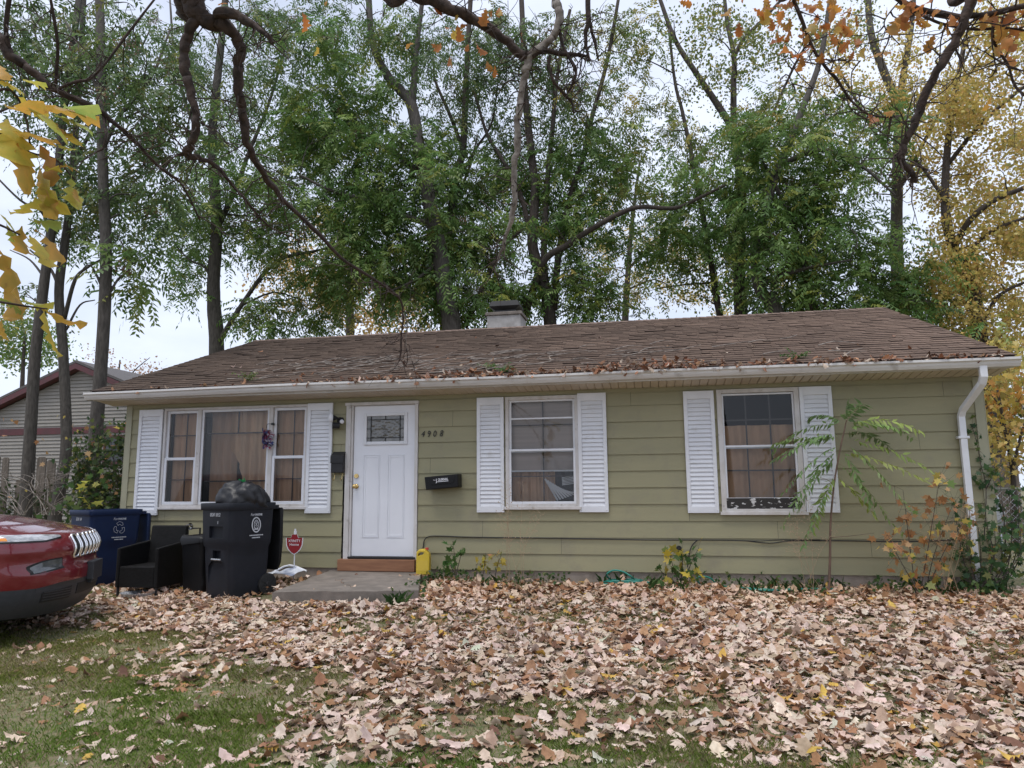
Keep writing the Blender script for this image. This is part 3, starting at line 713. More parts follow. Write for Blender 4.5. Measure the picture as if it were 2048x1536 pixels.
# ------------------------------------------------------------------ bins and yard clutter
def wheeled_bin(name,label,loc,rz,W,D,H,body_m,lid_m,kind,serial,seed):
    t=thing(name,label,'bin',loc,rz,)
    b=MB(); k=lambda f,z,dy=0: rrect(W*f,D*f,.055,z,4,0,dy)
    b.loft([k(.79,0,.02),k(.80,.02,.02),k(.86,.42*H,.008),k(.865,.52*H,.006),k(.915,.56*H,.004),k(.93,.62*H,.002),k(.965,.93*H),k(.965,.935*H)])
    body=b.build('body',body_m,t,True,bevel=0)
    cs=[]
    def cut(lo,hi,taper=None):
        c=MB(); c.box(lo,hi); cs.append(c.build('c',body_m))
    yf=-D/2
    cut((-.20*W,yf-.1,.63*H),(.22*W,yf+.055,.755*H)); cut((-.13*W,yf-.1,.40*H),(.12*W,yf+.10,.50*H))
    c=MB(); w2=.27*W; c.loft([[(-w2,yf-.1,-.1),(w2,yf-.1,-.1),(w2,yf+.062,-.1),(-w2,yf+.062,-.1)],[(-w2,yf-.1,.33*H),(w2,yf-.1,.33*H),(w2,yf+.085,.33*H),(-w2,yf+.085,.33*H)],[(-.17*W,yf-.1,.385*H),(.17*W,yf-.1,.385*H),(.17*W,yf+.075,.385*H),(-.17*W,yf+.075,.385*H)]]); co=c.build('c',body_m); co.data.flip_normals() if False else None; cs.append(co)
    body.matrix_world; 
    for c in cs: c.location=loc; c.rotation_euler=(0,0,rz)
    boolcut(body,cs)
    me=body.data; me.polygons.foreach_set('use_smooth',np.ones(len(me.polygons),bool)); 
    try: me.set_sharp_from_angle(angle=math.radians(28))
    except Exception: pass
    b=MB(); b.loft([rrect(W*1.0,D*1.0,.06,.925*H),rrect(W*1.02,D*1.02,.06,.935*H),rrect(W*1.03,D*1.03,.06,.99*H),rrect(W*1.015,D*1.015,.058,H),rrect(W*.95,D*.95,.05,H),rrect(W*.93,D*.93,.05,.95*H)],False,False); b.build('rim',body_m,t,True,auto=35)
    b=MB(); b.loft([rrect(W*.92,D*.92,.05,.80*H)],True,False); b.add(rrect(W*.90,D*.90,.05,.86*H),[tuple(range(20))]); b.build('liner',M['dark'],t,True)
    b=MB(); b.cyl((-.15*W,yf+.05,.405*H),(.14*W,yf+.05,.405*H),.012,10); b.build('catch_bar',M['steel'],t,True)
    # lid thrown open, hanging down the back
    b=MB(); 
    def lr(f,y): return [(x*f,y,z) for x,z in ((-.48*W,.94*H),(-.50*W,.55*H),(-.47*W,.32*H),(-.40*W,.25*H),(.40*W,.25*H),(.47*W,.32*H),(.50*W,.55*H),(.48*W,.94*H))]
    y0=D/2+.075
    b.loft([lr(1,y0),lr(1.0,y0+.03),[(x,y,.6*H+(z-.6*H)*.93) for x,y,z in lr(.93,y0+.055)],[(x,y,.6*H+(z-.6*H)*.7) for x,y,z in lr(.75,y0+.085)]])
    b.build('lid',lid_m,t,True,auto=40,bevel=.008)
    b=MB(); b.cyl((-.4*W,D/2+.06,.95*H),(.4*W,D/2+.06,.95*H),.018,10)
    for s in (-.4*W,.4*W): b.box((s-.02,D/2-.01,.925*H),(s+.02,D/2+.07,.97*H))
    b.build('handle',body_m,t,True,bevel=.004)
    for s in (-1,1):
        b=MB(); x=s*W*.40; yc=D*.40; zc=.125; 
        b.tube([(x-.035,yc,zc),(x-.03,yc,zc),(x+.03,yc,zc),(x+.035,yc,zc)],[.105,.125,.125,.105],24)
        wh=b.build('wheel',M['rubber'],t,True,auto=40)
        b=MB(); xo=x+s*.036
        for a in range(6):
            an=a*PI/3; b.box((-.003,-.008,.02),(.004,.008,.095),Matrix.Translation((xo,yc,zc))@Matrix.Rotation(an,4,'X'))
        b.tube([(xo,yc,zc),(xo+s*.01,yc,zc)],[.03,.025],12); b.build('hub',M['black_metal'],wh)
        wh.children[0].location=(0,0,0)
    # printing: serial on the front, city mark and emblem on the side
    F=Matrix.Translation((0,-.4835*D-.002,.86*H))@Matrix.Rotation(math.radians(90-3.2),4,'X')
    text(serial,.058,M['ptext2'],t,F@Matrix.Translation((-.17*W,0,0)),'serial_number',.0008,sx=.62)
    if kind=='seal': text('1',.05,M['ptext2'],t,F@Matrix.Translation((.08*W,-.085,.0))@Matrix.Translation((0,0,.004)),'serial_number',.0008)
    Sd=Matrix.Translation((.4835*W+.002,.05*D,.86*H))@Matrix.Rotation(PI/2,4,'Z')@Matrix.Rotation(math.radians(90-3.2),4,'X')
    text('Fort',.046,M['ptext2'],t,Sd@Matrix.Translation((-.08,.0,0)),'city_mark',.0008,.25,sx=.85)
    text('WAYNE',.034,M['ptext2'],t,Sd@Matrix.Translation((-.010,.002,0)),'city_mark',.0008,0,sx=.78,offset=.0012)
    b=MB()
    def oval(cx,cy,a,c,th,n=36):
        for k in range(n):
            t0,t1=2*PI*k/n,2*PI*(k+1)/n
            P=[(cx+(a+o)*math.cos(tt),cy+(c+o)*math.sin(tt),.001) for tt,o in ((t0,-th),(t1,-th),(t1,th),(t0,th))]
            b.add([Sd@Vector(p) for p in P],[(0,1,2,3)])
    def poly(pts): b.add([Sd@Vector((x,y,.001)) for x,y in pts],[tuple(range(len(pts)))])
    def line(p,q,wd=.004):
        d=np.array(q)-np.array(p); nn=np.array((-d[1],d[0])); nn=nn/np.linalg.norm(nn)*wd/2
        poly([tuple(np.array(p)-nn),tuple(np.array(q)-nn),tuple(np.array(q)+nn),tuple(np.array(p)+nn)])
    if kind=='seal':
        oval(.0,-.105,.058,.084,.007)
        oval(.0,-.10,.030,.05,.003); line((-.03,-.155),(.03,-.155),.014); line((-.02,-.12),(.02,-.08)); line((-.02,-.08),(.02,-.12)); line((0,-.06),(0,-.14)); line((-.035,-.13),(-.015,-.145)); line((.035,-.13),(.015,-.145))
        line((-.03,-.09),(-.005,-.06)); line((.03,-.09),(.005,-.06)); ty=-.225
    else:  # three chasing arrows
        for k in range(3):
            a0=math.radians(90+120*k); Rr=.052; cx,cy=.0,-.105
            pts=[]
            for dd,rr in ((-52,Rr*1.15),(-30,Rr*1.42),(0,Rr*1.5),(24,Rr*1.3),(34,Rr*1.28)): pts.append((cx+rr*math.cos(a0+math.radians(dd)),cy+rr*math.sin(a0+math.radians(dd))*1.1))
            inn=[(cx+rr*math.cos(a0+math.radians(dd)),cy+rr*math.sin(a0+math.radians(dd))*1.1) for dd,rr in ((34,Rr*.62),(10,Rr*.86),(-25,Rr*.80),(-52,Rr*.75))]
            ring_=pts+inn
            for p,q in zip(ring_,ring_[1:]+ring_[:1]): line(p,q,.0035)
        ty=-.225
    r=RS(seed)
    for yy,x0,x1 in ((ty,-.095,.095),(ty-.028,-.06,.055)):   # two rows of print too small to read
        x=x0
        while x<x1:
            wd=.008+.016*r.rand(); line((x,yy),(min(x+wd,x1),yy),.011); x+=wd+.004
    b.build('emblem',M['ptext2'],t,True)
    return t
M['steel']=mat('galvanised',(.55,.56,.57),.35,(.42,.43,.44),12,metal=.85)
M['rubber']=mat('tyre_rubber',(.012,.012,.012),.75,(.02,.02,.02),9)
M['ptext2']=mat('bin_print',(.52,.54,.58),.6)
M['bin_grey']=mat('charcoal_bin',(.018,.020,.027),.5,(.014,.016,.021),5,spec=.22,dirt=(.035,.035,.037),dscale=3.5,dlo=.58,dhi=.9,bump=.04,bscale=160)
M['bin_lid']=mat('charcoal_lid',(.007,.0075,.0085),.55,(.010,.0105,.012),5,spec=.25)
M['bin_blue']=mat('blue_bin',(.010,.022,.066),.48,(.008,.018,.054),5,spec=.22,dirt=(.018,.028,.055),dscale=3,dlo=.58,dhi=.9,bump=.04,bscale=160)
x,y=-4.94,-1.30
wheeled_bin('wheeled_bin','charcoal grey wheeled bin with a bulging black bag on top and open lid',(x,y,gz(x,y)),math.radians(-21),.60,.64,1.09,M['bin_grey'],M['bin_lid'],'seal','05247 18152',3)
x,y=-7.30,-.68
wheeled_bin('wheeled_bin','dark blue wheeled recycling bin behind the wicker chair',(x,y,gz(x,y)),math.radians(-24),.62,.68,.97,M['bin_blue'],M['bin_blue'],'recycle','02701 104',5)

def rubbish_bag():
    r=RS(11); b=MB(); n=56; mm=34; V=[];F=[]
    for j in range(mm+1):
        ph=-PI/2+PI*j/mm
        for i in range(n):
            th=2*PI*i/n; 
            f=1+.20*(vn(math.cos(th)*1.6+9,math.sin(th)*1.6+ph*1.3,3)-.5)*2-.10*max(0,math.sin(ph))*math.cos(th-.2)
            fold=.15*abs(math.sin(th*4.5+2.2*math.sin(ph*2)+vn(th*2,ph*3,8)*3))*max(0,math.cos(ph*.6))+.10*(vn(th*4,ph*6,5)-.5)
            rr=f+fold; 
            V.append((.245*rr*math.cos(ph)**.62*math.cos(th) if math.cos(ph)>0 else 0,.26*rr*math.cos(ph)**.62*math.sin(th) if math.cos(ph)>0 else 0,(.25 if ph>0 else .16)*(.55+.45*rr)*math.sin(ph)+.02*(vn(math.cos(th)*4+math.sin(ph)*6,math.sin(th)*4,15)-.5)))
    for j in range(mm):
        for i in range(n): k=(i+1)%n; F.append((j*n+i,j*n+k,(j+1)*n+k,(j+1)*n+i))
    loc=(-4.88,-1.27,gz(-4.97,-1.3)+1.075)
    t=thing('rubbish_bag','bulging black plastic rubbish bag with a green tie in the top of the grey bin','rubbish bag',loc)
    b.add(V,F); b.build('bag',mat('bin_bag',(.004,.004,.006),.48,(.006,.006,.008),8,bump=1.0,bscale=9,spec=.5),t,True,smooth=True)
    g=mat('green_tie',(.03,.38,.12),.4,transl=.2); b=MB(); r=RS(2)
    for k in range(7):
        a=np.array((.0,-.03,.235)); c=a+np.array((.05*r.randn(),-.02-.02*r.rand(),.03+.05*r.rand())); d=a+np.array((.012,0,.01)); b.add([a,d,c+np.array((.015,0,.01)),c],[(0,1,2,3)])
    b.tube([(-.25,-.16,-.06),(-.255,-.165,-.02)],[.012,.006],6)
    b.build('tie',g,t,True)
rubbish_bag()

def wicker_chair():
    m=bpy.data.materials.new('black_wicker'); m.use_nodes=True; t=m.node_tree; p=t.nodes['Principled BSDF']; p.inputs['Roughness'].default_value=.6; p.inputs['Specular IOR Level'].default_value=.2
    tcn=t.nodes.new('ShaderNodeTexCoord'); br=t.nodes.new('ShaderNodeTexBrick'); br.inputs['Scale'].default_value=1
    br.inputs['Brick Width'].default_value=.034; br.inputs['Row Height'].default_value=.011; br.inputs['Mortar Size'].default_value=.002; br.offset=.5
    br.inputs['Color1'].default_value=(.012,.0115,.012,1); br.inputs['Color2'].default_value=(.003,.003,.003,1); br.inputs['Mortar'].default_value=(.003,.003,.003,1)
    mp2=t.nodes.new('ShaderNodeVectorMath'); mp2.operation='ADD'
    sep=t.nodes.new('ShaderNodeSeparateXYZ'); cmb=t.nodes.new('ShaderNodeCombineXYZ'); ad=t.nodes.new('ShaderNodeMath'); ad.operation='ADD'
    K=t.links.new; K(tcn.outputs['Object'],sep.inputs[0]); K(sep.outputs['X'],ad.inputs[0]); K(sep.outputs['Y'],ad.inputs[1]); K(ad.outputs[0],cmb.inputs['X']); K(sep.outputs['Z'],cmb.inputs['Y'])
    K(cmb.outputs[0],br.inputs['Vector']); K(br.outputs['Color'],p.inputs['Base Color'])
    bp=t.nodes.new('ShaderNodeBump'); bp.inputs['Strength'].default_value=.6; bp.inputs['Distance'].default_value=.004; K(br.outputs['Fac'],bp.inputs['Height']); bp.invert=True; K(bp.outputs['Normal'],p.inputs['Normal'])
    x,y=-6.10,-1.27; t=thing('wicker_chair','black woven wicker tub chair between the blue bin and the black can','chair',(x,y,gz(x,y)),math.radians(1))
    W,D=.56,.54
    for s in (-1,1):
        b=MB(); x0=s*W/2; x1=s*(W/2-.045)
        P=[(-D/2,.10),(D/2,.10),(D/2+.04,.62),(-D/2,.56)]
        b.loft([[(x0,yy,z) for yy,z in P],[(x1,yy,z) for yy,z in P]] if s<0 else [[(x1,yy,z) for yy,z in P],[(x0,yy,z) for yy,z in P]]); b.build('armrest',m,t,True,bevel=.012)
        for yy in (-D/2+.03,D/2-.03):
            b=MB(); b.cyl((s*(W/2-.025),yy,-.02),(s*(W/2-.025),yy,.11),.016,8); b.build('leg',M['black_metal'],t,True)
    b=MB(); b.box((-W/2+.047,-D/2+.004,.10),(W/2-.047,D/2-.02,.345)); b.build('seat',m,t,True,bevel=.012)
    b=MB(); b.loft([[(-W/2+.05,D/2-.06,.30),(W/2-.05,D/2-.06,.30),(W/2-.05,D/2,.30),(-W/2+.05,D/2,.30)],[(-W/2+.03,D/2+.02,.80),(W/2-.03,D/2+.02,.80),(W/2-.03,D/2+.075,.80),(-W/2+.03,D/2+.075,.80)]]); b.build('backrest',m,t,True,bevel=.014)
wicker_chair()
def rubbish_can():
    x,y=-5.50,-1.10; t=thing('rubbish_can','plain black plastic rubbish can between the wicker chair and the grey bin','rubbish can',(x,y,gz(x,y)),math.radians(-14))
    b=MB(); b.loft([rrect(.32,.36,.05,0),rrect(.38,.43,.06,.63),rrect(.385,.435,.06,.645),rrect(.35,.40,.05,.645),rrect(.35,.35,.05,.1)],True,True); b.build('body',M['bin_lid'],t,True,auto=35)
    b=MB(); b.loft([rrect(.395,.445,.06,.61),rrect(.41,.46,.06,.62),rrect(.41,.46,.06,.65),rrect(.39,.44,.06,.655)],False,False); b.build('rim',M['bin_lid'],t,True,auto=35)
    for s in(-1,1):
        b=MB(); b.tube([(s*.20,-.06,.62),(s*.235,-.05,.59),(s*.235,.05,.59),(s*.20,.06,.62)],.012,6,3); b.build('handle',M['bin_grey'],t,True)
    b=MB(); r=RS(6); V=[]; n=26    # slumped bag liner folded over the rim
    ring0=rrect(.38,.43,.06,.655,6); k=len(ring0)
    b.loft([[(px*1.09,py*1.09,.57+.05*r.rand()) for px,py,z in ring0],[(px*1.085,py*1.085,.65) for px,py,z in ring0],[(px*1.0,py*1.0,.675+.02*r.rand()) for px,py,z in ring0],[(px*.75,py*.75,.65+.05*r.rand()) for px,py,z in ring0]],False,True)
    b.build('bag_liner',M['black_box'],t,True,smooth=True)
rubbish_can()
def plant_stand():
    P0=at(369,1150,-.80); x,y=P0[0],P0[1]; t=thing('metal_stand','thin black metal rack standing behind the wicker chair','stand',(x,y,gz(x,y)),math.radians(-14))
    b=MB(); w2=.11
    for sx in(-1,1):
        for sy in(-1,1): b.cyl((sx*w2,sy*w2,0),(sx*w2,sy*w2,.74),.011,8)
    b.build('frame',M['black_metal'],t,True)
    for z in(.12,.36,.50,.735):
        b=MB()
        for s in(-1,1): b.cyl((-w2,s*w2,z),(w2,s*w2,z),.007,6); b.cyl((s*w2,-w2,z),(s*w2,w2,z),.007,6)
        for k in range(-2,3): b.cyl((k*.04,-w2,z),(k*.04,w2,z),.004,6)
        b.build('shelf',M['black_metal'],t,True)
    c=thing('cup','clear crumpled plastic cup on top of the black metal rack','cup',(x,y-.05,gz(x,y)+.745))
    b=MB(); b.tube([(0,0,0),(.03,0,.002),(.09,0,.02)],[.03,.036,.045],14); b.build('cup_body',M['plastic_film'],c,True,smooth=True)
plant_stand()
def bowl():
    P=ong(278,1196); t=thing('metal_bowl','shallow speckled grey metal bowl on the leaves at the foot of the wicker chair','bowl',(P[0],P[1]-.02,P[2]-.01))
    b=MB(); n=28
    def rg(rr,z): return [(rr*math.cos(2*PI*i/n),rr*math.sin(2*PI*i/n),z) for i in range(n)]
    b.loft([rg(.13,0),rg(.15,.01),rg(.185,.075),rg(.195,.082),rg(.18,.078),rg(.14,.02),rg(.02,.015)]); b.build('bowl_body',mat('speckled_enamel',(.52,.54,.57),.35,(.22,.23,.25),60,2,.52,.56,metal=.3),t,True,smooth=True)
bowl()
def yard_sign():
    P=at(587,1158,-.22); t=thing('yard_sign','small red shield shaped security sign on a white stake','sign',(P[0],P[1],gz(P[0],P[1])-.05))
    b=MB(); b.cyl((0,0,0),(.004,.0,.44),.008,8); b.box((-.010,-.006,.40),(.012,.006,.73)); b.box((-.014,-.008,.66),(.022,.008,.70)); b.build('stake',M['white'],t,True)
    half=[(.0,.39),(.045,.415),(.085,.455),(.112,.51),(.118,.575),(.118,.612),(.055,.605),(.038,.655)]
    sh=half+[(-x,z) for x,z in half[::-1] if x>0]
    b=MB(); b.loft([[(x,-.009,z) for x,z in sh],[(x,-.013,z) for x,z in sh]]); b.build('border',M['ptext'],t,True)
    ins=[(x*.9,.39+.012+(z-.39)*.955) for x,z in sh]; b=MB(); b.loft([[(x,-.0132,z) for x,z in ins],[(x,-.0155,z) for x,z in ins]]); b.build('shield',mat('sign_red',(.27,.022,.028),.45),t,True)
    R=Matrix.Translation((0,-.0165,0))@Matrix.Rotation(PI/2,4,'X')
    text('XFINITY',.05,M['ptext'],t,R@Matrix.Translation((.0,.555,0)),'lettering',.0006,0,'CENTER',.92)
    text('Home',.05,M['ptext'],t,R@Matrix.Translation((.0,.508,0)),'lettering',.0006,0,'CENTER',1.05)
    t.rotation_euler=(0,0,math.radians(6))
yard_sign()
def package():
    P=at(562,1158,-.35); x,y=P[0],P[1]; t=thing('plastic_packet','crumpled white and blue plastic packet lying beside the grey bin','packet',(x,y,gz(x,y)+.0),math.radians(-8))
    n=16; X,Y=np.meshgrid(np.linspace(-.26,.26,n),np.linspace(-.16,.16,n)); Z=.05+.11*(X+.26)/.52*(1-((X-.0)/.3)**2*.6)+.05*(vn(X*9,Y*9,3)-.3)+.12*(Y+.16)
    idx=np.arange(n*n).reshape(n,n); F=np.stack([idx[:-1,:-1],idx[:-1,1:],idx[1:,1:],idx[1:,:-1]],-1).reshape(-1,4)
    npmesh('wrapper',np.stack([X,Y,Z],-1).reshape(-1,3),[F],mat('packet_film',(.62,.66,.74),.3,(.22,.26,.36),5,3,.42,.6),t,True,smooth=True)
    b=MB(); b.tube([(-.26,.17,.10),(.0,.17,.20),(.28,.16,.13)],.014,6,3); b.build('seal_strip',M['ptext'],t,True)
package()
def jug():
    x,y=-2.96,-.20; z=-.055
    t=thing('plastic_jug','yellow plastic oil jug standing on the concrete beside the door','jug',(x,y,z),math.radians(8))
    W,H=.175,.325
    prof=[(-W/2,0),(W/2,0),(W/2,.24),(W/2-.012,.275),(.035,.318),(.035,.325),(-.02,.325),(-.05,.322),(-.085,.29),(-W/2,.25)]
    b=MB(); 
    def lv(y,s): 
        return [((px)*s,y,.004+(pz-.16)*s+.16) for px,pz in prof]
    b.loft([lv(-.065,.93),lv(-.05,1),lv(.05,1),lv(.065,.93)]); ye=mat('yellow_plastic',(.68,.50,.045),.42,(.62,.45,.04),6,transl=.15)
    body=b.build('body',ye,t,True)
    c=MB(); pts=[(-.065,.245),(.005,.265),(.018,.29),(-.03,.295),(-.06,.272)]; c.loft([[(px,-.2,pz) for px,pz in pts],[(px,.2,pz) for px,pz in pts]]); co=c.build('c',ye); co.location=t.location; co.rotation_euler=t.rotation_euler
    boolcut(body,[co]); bm=body.modifiers.new('bevel','BEVEL'); bm.width=.010; bm.segments=3; bm.limit_method='ANGLE'
    b=MB(); b.tube([(.042,0,.318),(.042,0,.345)],[.024,.022],14); b.build('cap',mat('red_cap',(.5,.05,.03),.4),t,True,auto=40)
    b=MB(); b.box((-.07,-.0665,.06),(.07,-.0655,.19)); b.build('label_panel',mat('yellow_label',(.60,.43,.05),.5),t,True)
jug()
def hose():
    m=mat('green_hose',(.015,.16,.13),.4,(.02,.22,.17),8)
    b=MB(); r=RS(5)
    b.tube([onz(1222,1160,-.1),at(1213,1150,-.10),at(1225,1141,-.10),at(1245,1143,-.12),at(1262,1153,-.18),onz(1275,1166,-.13)],.011,8,5)
    for k in range(4):
        c=onz(1252,1167,-.125); pts=[c+np.array((.27*(1-.06*k)*math.cos(a)+.02*r.randn(),.13*math.sin(a)+.015*r.randn(),.012*k+.008*r.randn())) for a in np.linspace(0,5.6,12)]; b.tube(pts,.011,8,3)
    for k in range(3):
        c=onz(1362,1163,-.13); pts=[c+np.array((.30*(1-.1*k)*math.cos(a)+.02*r.randn(),.14*math.sin(a),.02+.012*k+.03*max(0,math.sin(a*1.5)))) for a in np.linspace(.5,6.2,12)]; b.tube(pts,.011,8,3)
    b.tube([onz(1400,1168,-.12),at(1393,1158,-.16),at(1402,1153,-.16),at(1420,1156,-.16),onz(1432,1168,-.12)],.011,8,4)
    for k in range(2):
        b.tube([onz(1490+8*k,1176+2*k,-.12),onz(1540,1179+2*k,-.125),onz(1600,1179-2*k,-.12),onz(1650,1177+k,-.12),onz(1685,1180-k,-.13)],.011,8,4)
    b.tube([onz(1290,1166,-.13),onz(1320,1165,-.13),onz(1345,1166,-.13)],.011,8,3); b.tube([onz(1432,1170,-.13),onz(1460,1174,-.14),onz(1492,1176,-.13)],.011,8,3)
    tag(b.build('garden_hose',m,smooth=True),'green garden hose lying in loose coils along the foundation','hose')
hose()

# ------------------------------------------------------------------ neighbour house, fences, meter
M['vinyl']=mat('beige_vinyl_siding',(.285,.26,.232),.6,(.255,.235,.21),3)
M['maroon']=mat('maroon_trim',(.078,.026,.028),.5,(.11,.025,.03),5)
M['oldwood']=mat('weathered_wood',(.17,.14,.115),.9,(.10,.082,.066),6,7,stretch=(6,6,.6),bump=.3,bscale=30)
def neighbour():
    Y=15.0; pk=at(165,728,Y); sl=.40; xc=pk[0]; zt=pk[2]; wl=9.5; wr=4.6
    t=thing('neighbour_house','pale clapboard neighbouring house with maroon trim behind the left trees','house',(xc,Y,-.15))
    b=MB(); e=.14; z=0
    zb=at(100,868,Y)[2]; 
    zz=-.3
    while zz<zt-.3:
        def lim(z): 
            return (max(xc-wl+.0,xc-(zt-.28-z)/sl),min(xc+wr,xc+(zt-.28-z)/sl))
        a=lim(zz); c=lim(min(zz+e,zt-.3))
        b.add([(a[0],Y-.045,zz),(a[1],Y-.045,zz),(c[1],Y-.002,zz+e),(c[0],Y-.002,zz+e)],[(0,1,2,3)])
        b.add([(a[0],Y-.045,zz),(a[1],Y-.045,zz),(a[1],Y,zz+.01),(a[0],Y,zz+.01)],[(3,2,1,0)]); zz+=e
    for xs in (xc-wl,xc+wr):
        b.add([(xs,Y,-.3),(xs,Y+12,-.3),(xs,Y+12,zt-sl*abs(xs-xc)-.28),(xs,Y,zt-sl*abs(xs-xc)-.28)],[(0,1,2,3)])
    b.build('wall',M['vinyl'],t)
    b=MB(); 
    for s,wd in ((-1,wl+.4),(1,wr+.4)):
        P=[(xc,zt),(xc+s*wd,zt-sl*wd)]
        V=[(x,y,z+dz) for dz in (0,.10) for (x,z) in P for y in (Y-.35,Y+12.3)]
        b.add(V,[(0,2,3,1),(4,5,7,6),(0,4,6,2),(1,3,7,5),(2,6,7,3),(0,1,5,4)])
    b.cc=None; rm=mat('grey_roof',(.13,.12,.12),.9,(.09,.085,.085),20); b.build('roof',rm,t)
    b=MB()
    for s,wd in ((-1,wl+.4),(1,wr+.4)):
        b.add([(xc,Y-.36,zt-.02),(xc+s*wd,Y-.36,zt-sl*wd-.02),(xc+s*wd,Y-.36,zt-sl*wd-.24),(xc,Y-.36,zt-.24),(xc,Y-.02,zt-.02),(xc+s*wd,Y-.02,zt-sl*wd-.02),(xc+s*wd,Y-.02,zt-sl*wd-.24),(xc,Y-.02,zt-.24)],[(0,1,2,3) if s>0 else (3,2,1,0),(3,2,6,7) if s>0 else (7,6,2,3)])
    b.build('fascia',M['maroon'],t)
    b=MB(); b.box((xc-wl,Y-.07,zb-.02),(xc+wr,Y-.046,zb+.24)); b.build('belt_trim',M['maroon'],t)
    P=at(232,900,Y); b=MB(); ring(b,P[0]-.5,P[0]+.5,zb-1.25,zb-.12,.09,Y-.09,Y-.046); wn=b.build('window',M['maroon'],t); b=MB(); b.box((P[0]-.40,Y-.07,zb-1.15),(P[0]+.40,Y-.047,zb-.22)); b.build('pane',mat('neighbour_glass',(.05,.055,.06),.08),wn)
neighbour()
def picket_fence():
    Y=4.6; a=at(-60,985,Y); c=at(118,985,Y)
    t=thing('picket_fence','weathered grey board fence with a wire along it behind the red car','fence',(a[0],Y,-.15)); r=RS(9)
    b=MB(); b.cyl((a[0]-2,Y-.06,a[2]),(c[0]+.3,Y-.06,c[2]),.012,6); b.build('rail',M['bark_dark'],t)
    for px,w_,top in ((-60,26,900),(-34,26,905),(-8,24,912),(12,17,915),(40,22,960),(62,24,912),(84,24,914),(103,22,920)):
        p=at(px,top,Y); ww=w_/1420*14.0; ln=r.randn()*.02
        b=MB(); P=[(p[0]-ww/2,Y+.02,p[2]-.03),(p[0]-ww*.3,Y+.02,p[2]),(p[0]+ww*.3,Y+.02,p[2]),(p[0]+ww/2,Y+.02,p[2]-.03),(p[0]+ww/2+.06+ln,Y+.02,-.3),(p[0]-ww/2+.06+ln,Y+.02,-.3)]
        b.loft([P,[(x,y-.025,z) for x,y,z in P]]); b.build('board',M['oldwood'],t)
picket_fence()
def side_yard():
    # wooden privacy fence deep in the back yard on the right
    t=thing('board_fence','dark brown privacy fence deep in the yard right of the house','fence',(4.2,9,-.15)); r=RS(3)
    for k in range(34):
        x=3.2+k*.145; b=MB(); b.box((x,9,-.3),(x+.138,9.02,1.62+.03*r.rand())); b.build('board',M['oldwood'],t)
    b=MB(); b.box((3.2,9.021,.2),(8.1,9.06,.29)); b.box((3.2,9.021,1.2),(8.1,9.06,1.29)); b.build('rail',M['oldwood'],t)
    # chain link run beside the house
    t=thing('chain_link_fence','galvanised chain link fence beside the right corner of the house','fence',(4.1,.9,-.15))
    for x in (4.12,5.6,7.1):
        b=MB(); b.cyl((x,.9,-.3),(x,.9,1.02),.026,10); b.ball((x,.9,1.03),.032,8,5); b.build('post',M['steel'],t,smooth=True)
    b=MB(); b.cyl((4.12,.9,.98),(7.1,.9,.98),.02,8); b.build('rail',M['steel'],t,smooth=True)
    b=MB(); s=.075
    for k in range(-16,56):
        for sg in (1,-1):
            x0=4.12+k*s; P=[]
            for (xx,zz) in ((x0,-.12),(x0+sg*1.08,.96)): P.append((xx,zz))
            (xa,za),(xb,zb)=P
            # clip to panel
            def cl(x,z,x2,z2):
                if x<4.12: z=z+(4.12-x)*(z2-z)/(x2-x); x=4.12
                if x>7.1: z=z+(7.1-x)*(z2-z)/(x2-x); x=7.1
                return x,z
            if max(xa,xb)<4.12 or min(xa,xb)>7.1: continue
            p=cl(xa,za,xb,zb); q=cl(xb,zb,xa,za); b.tube([(p[0],.9,p[1]),(q[0],.9,q[1])],.0025,3)
    b.build('mesh',M['steel'],t)
    P=at(1990,1015,.45); t=thing('gas_meter','pale grey gas meter on the side wall at the right corner','gas meter',(3.98,.45,P[2]-.12))
    b=MB(); b.loft([[(dx,yy,z) for dx,z in ((-.09,-.10),(.09,-.10),(.11,-.04),(.11,.06),(.07,.12),(-.07,.12),(-.11,.06),(-.11,-.04))] for yy in (-.08,.08)]); b.build('body',mat('meter_grey',(.50,.52,.53),.4),t,True,bevel=.015)
    b=MB(); b.tube([(-.05,0,.12),(-.05,0,.22),(.06,0,.24),(.06,0,.12)],.02,8,4); b.tube([(.06,0,-.1),(.06,0,-.8)],.018,8); b.tube([(-.05,0,.2),(-.15,0,.22)],.02,8); b.build('pipe',M['steel'],t,True,smooth=True)
    b=MB(); b.tube([(0,-.082,.02),(0,-.10,.02)],[.05,.05],14); b.build('dial',M['ptext'],t,True)
side_yard()
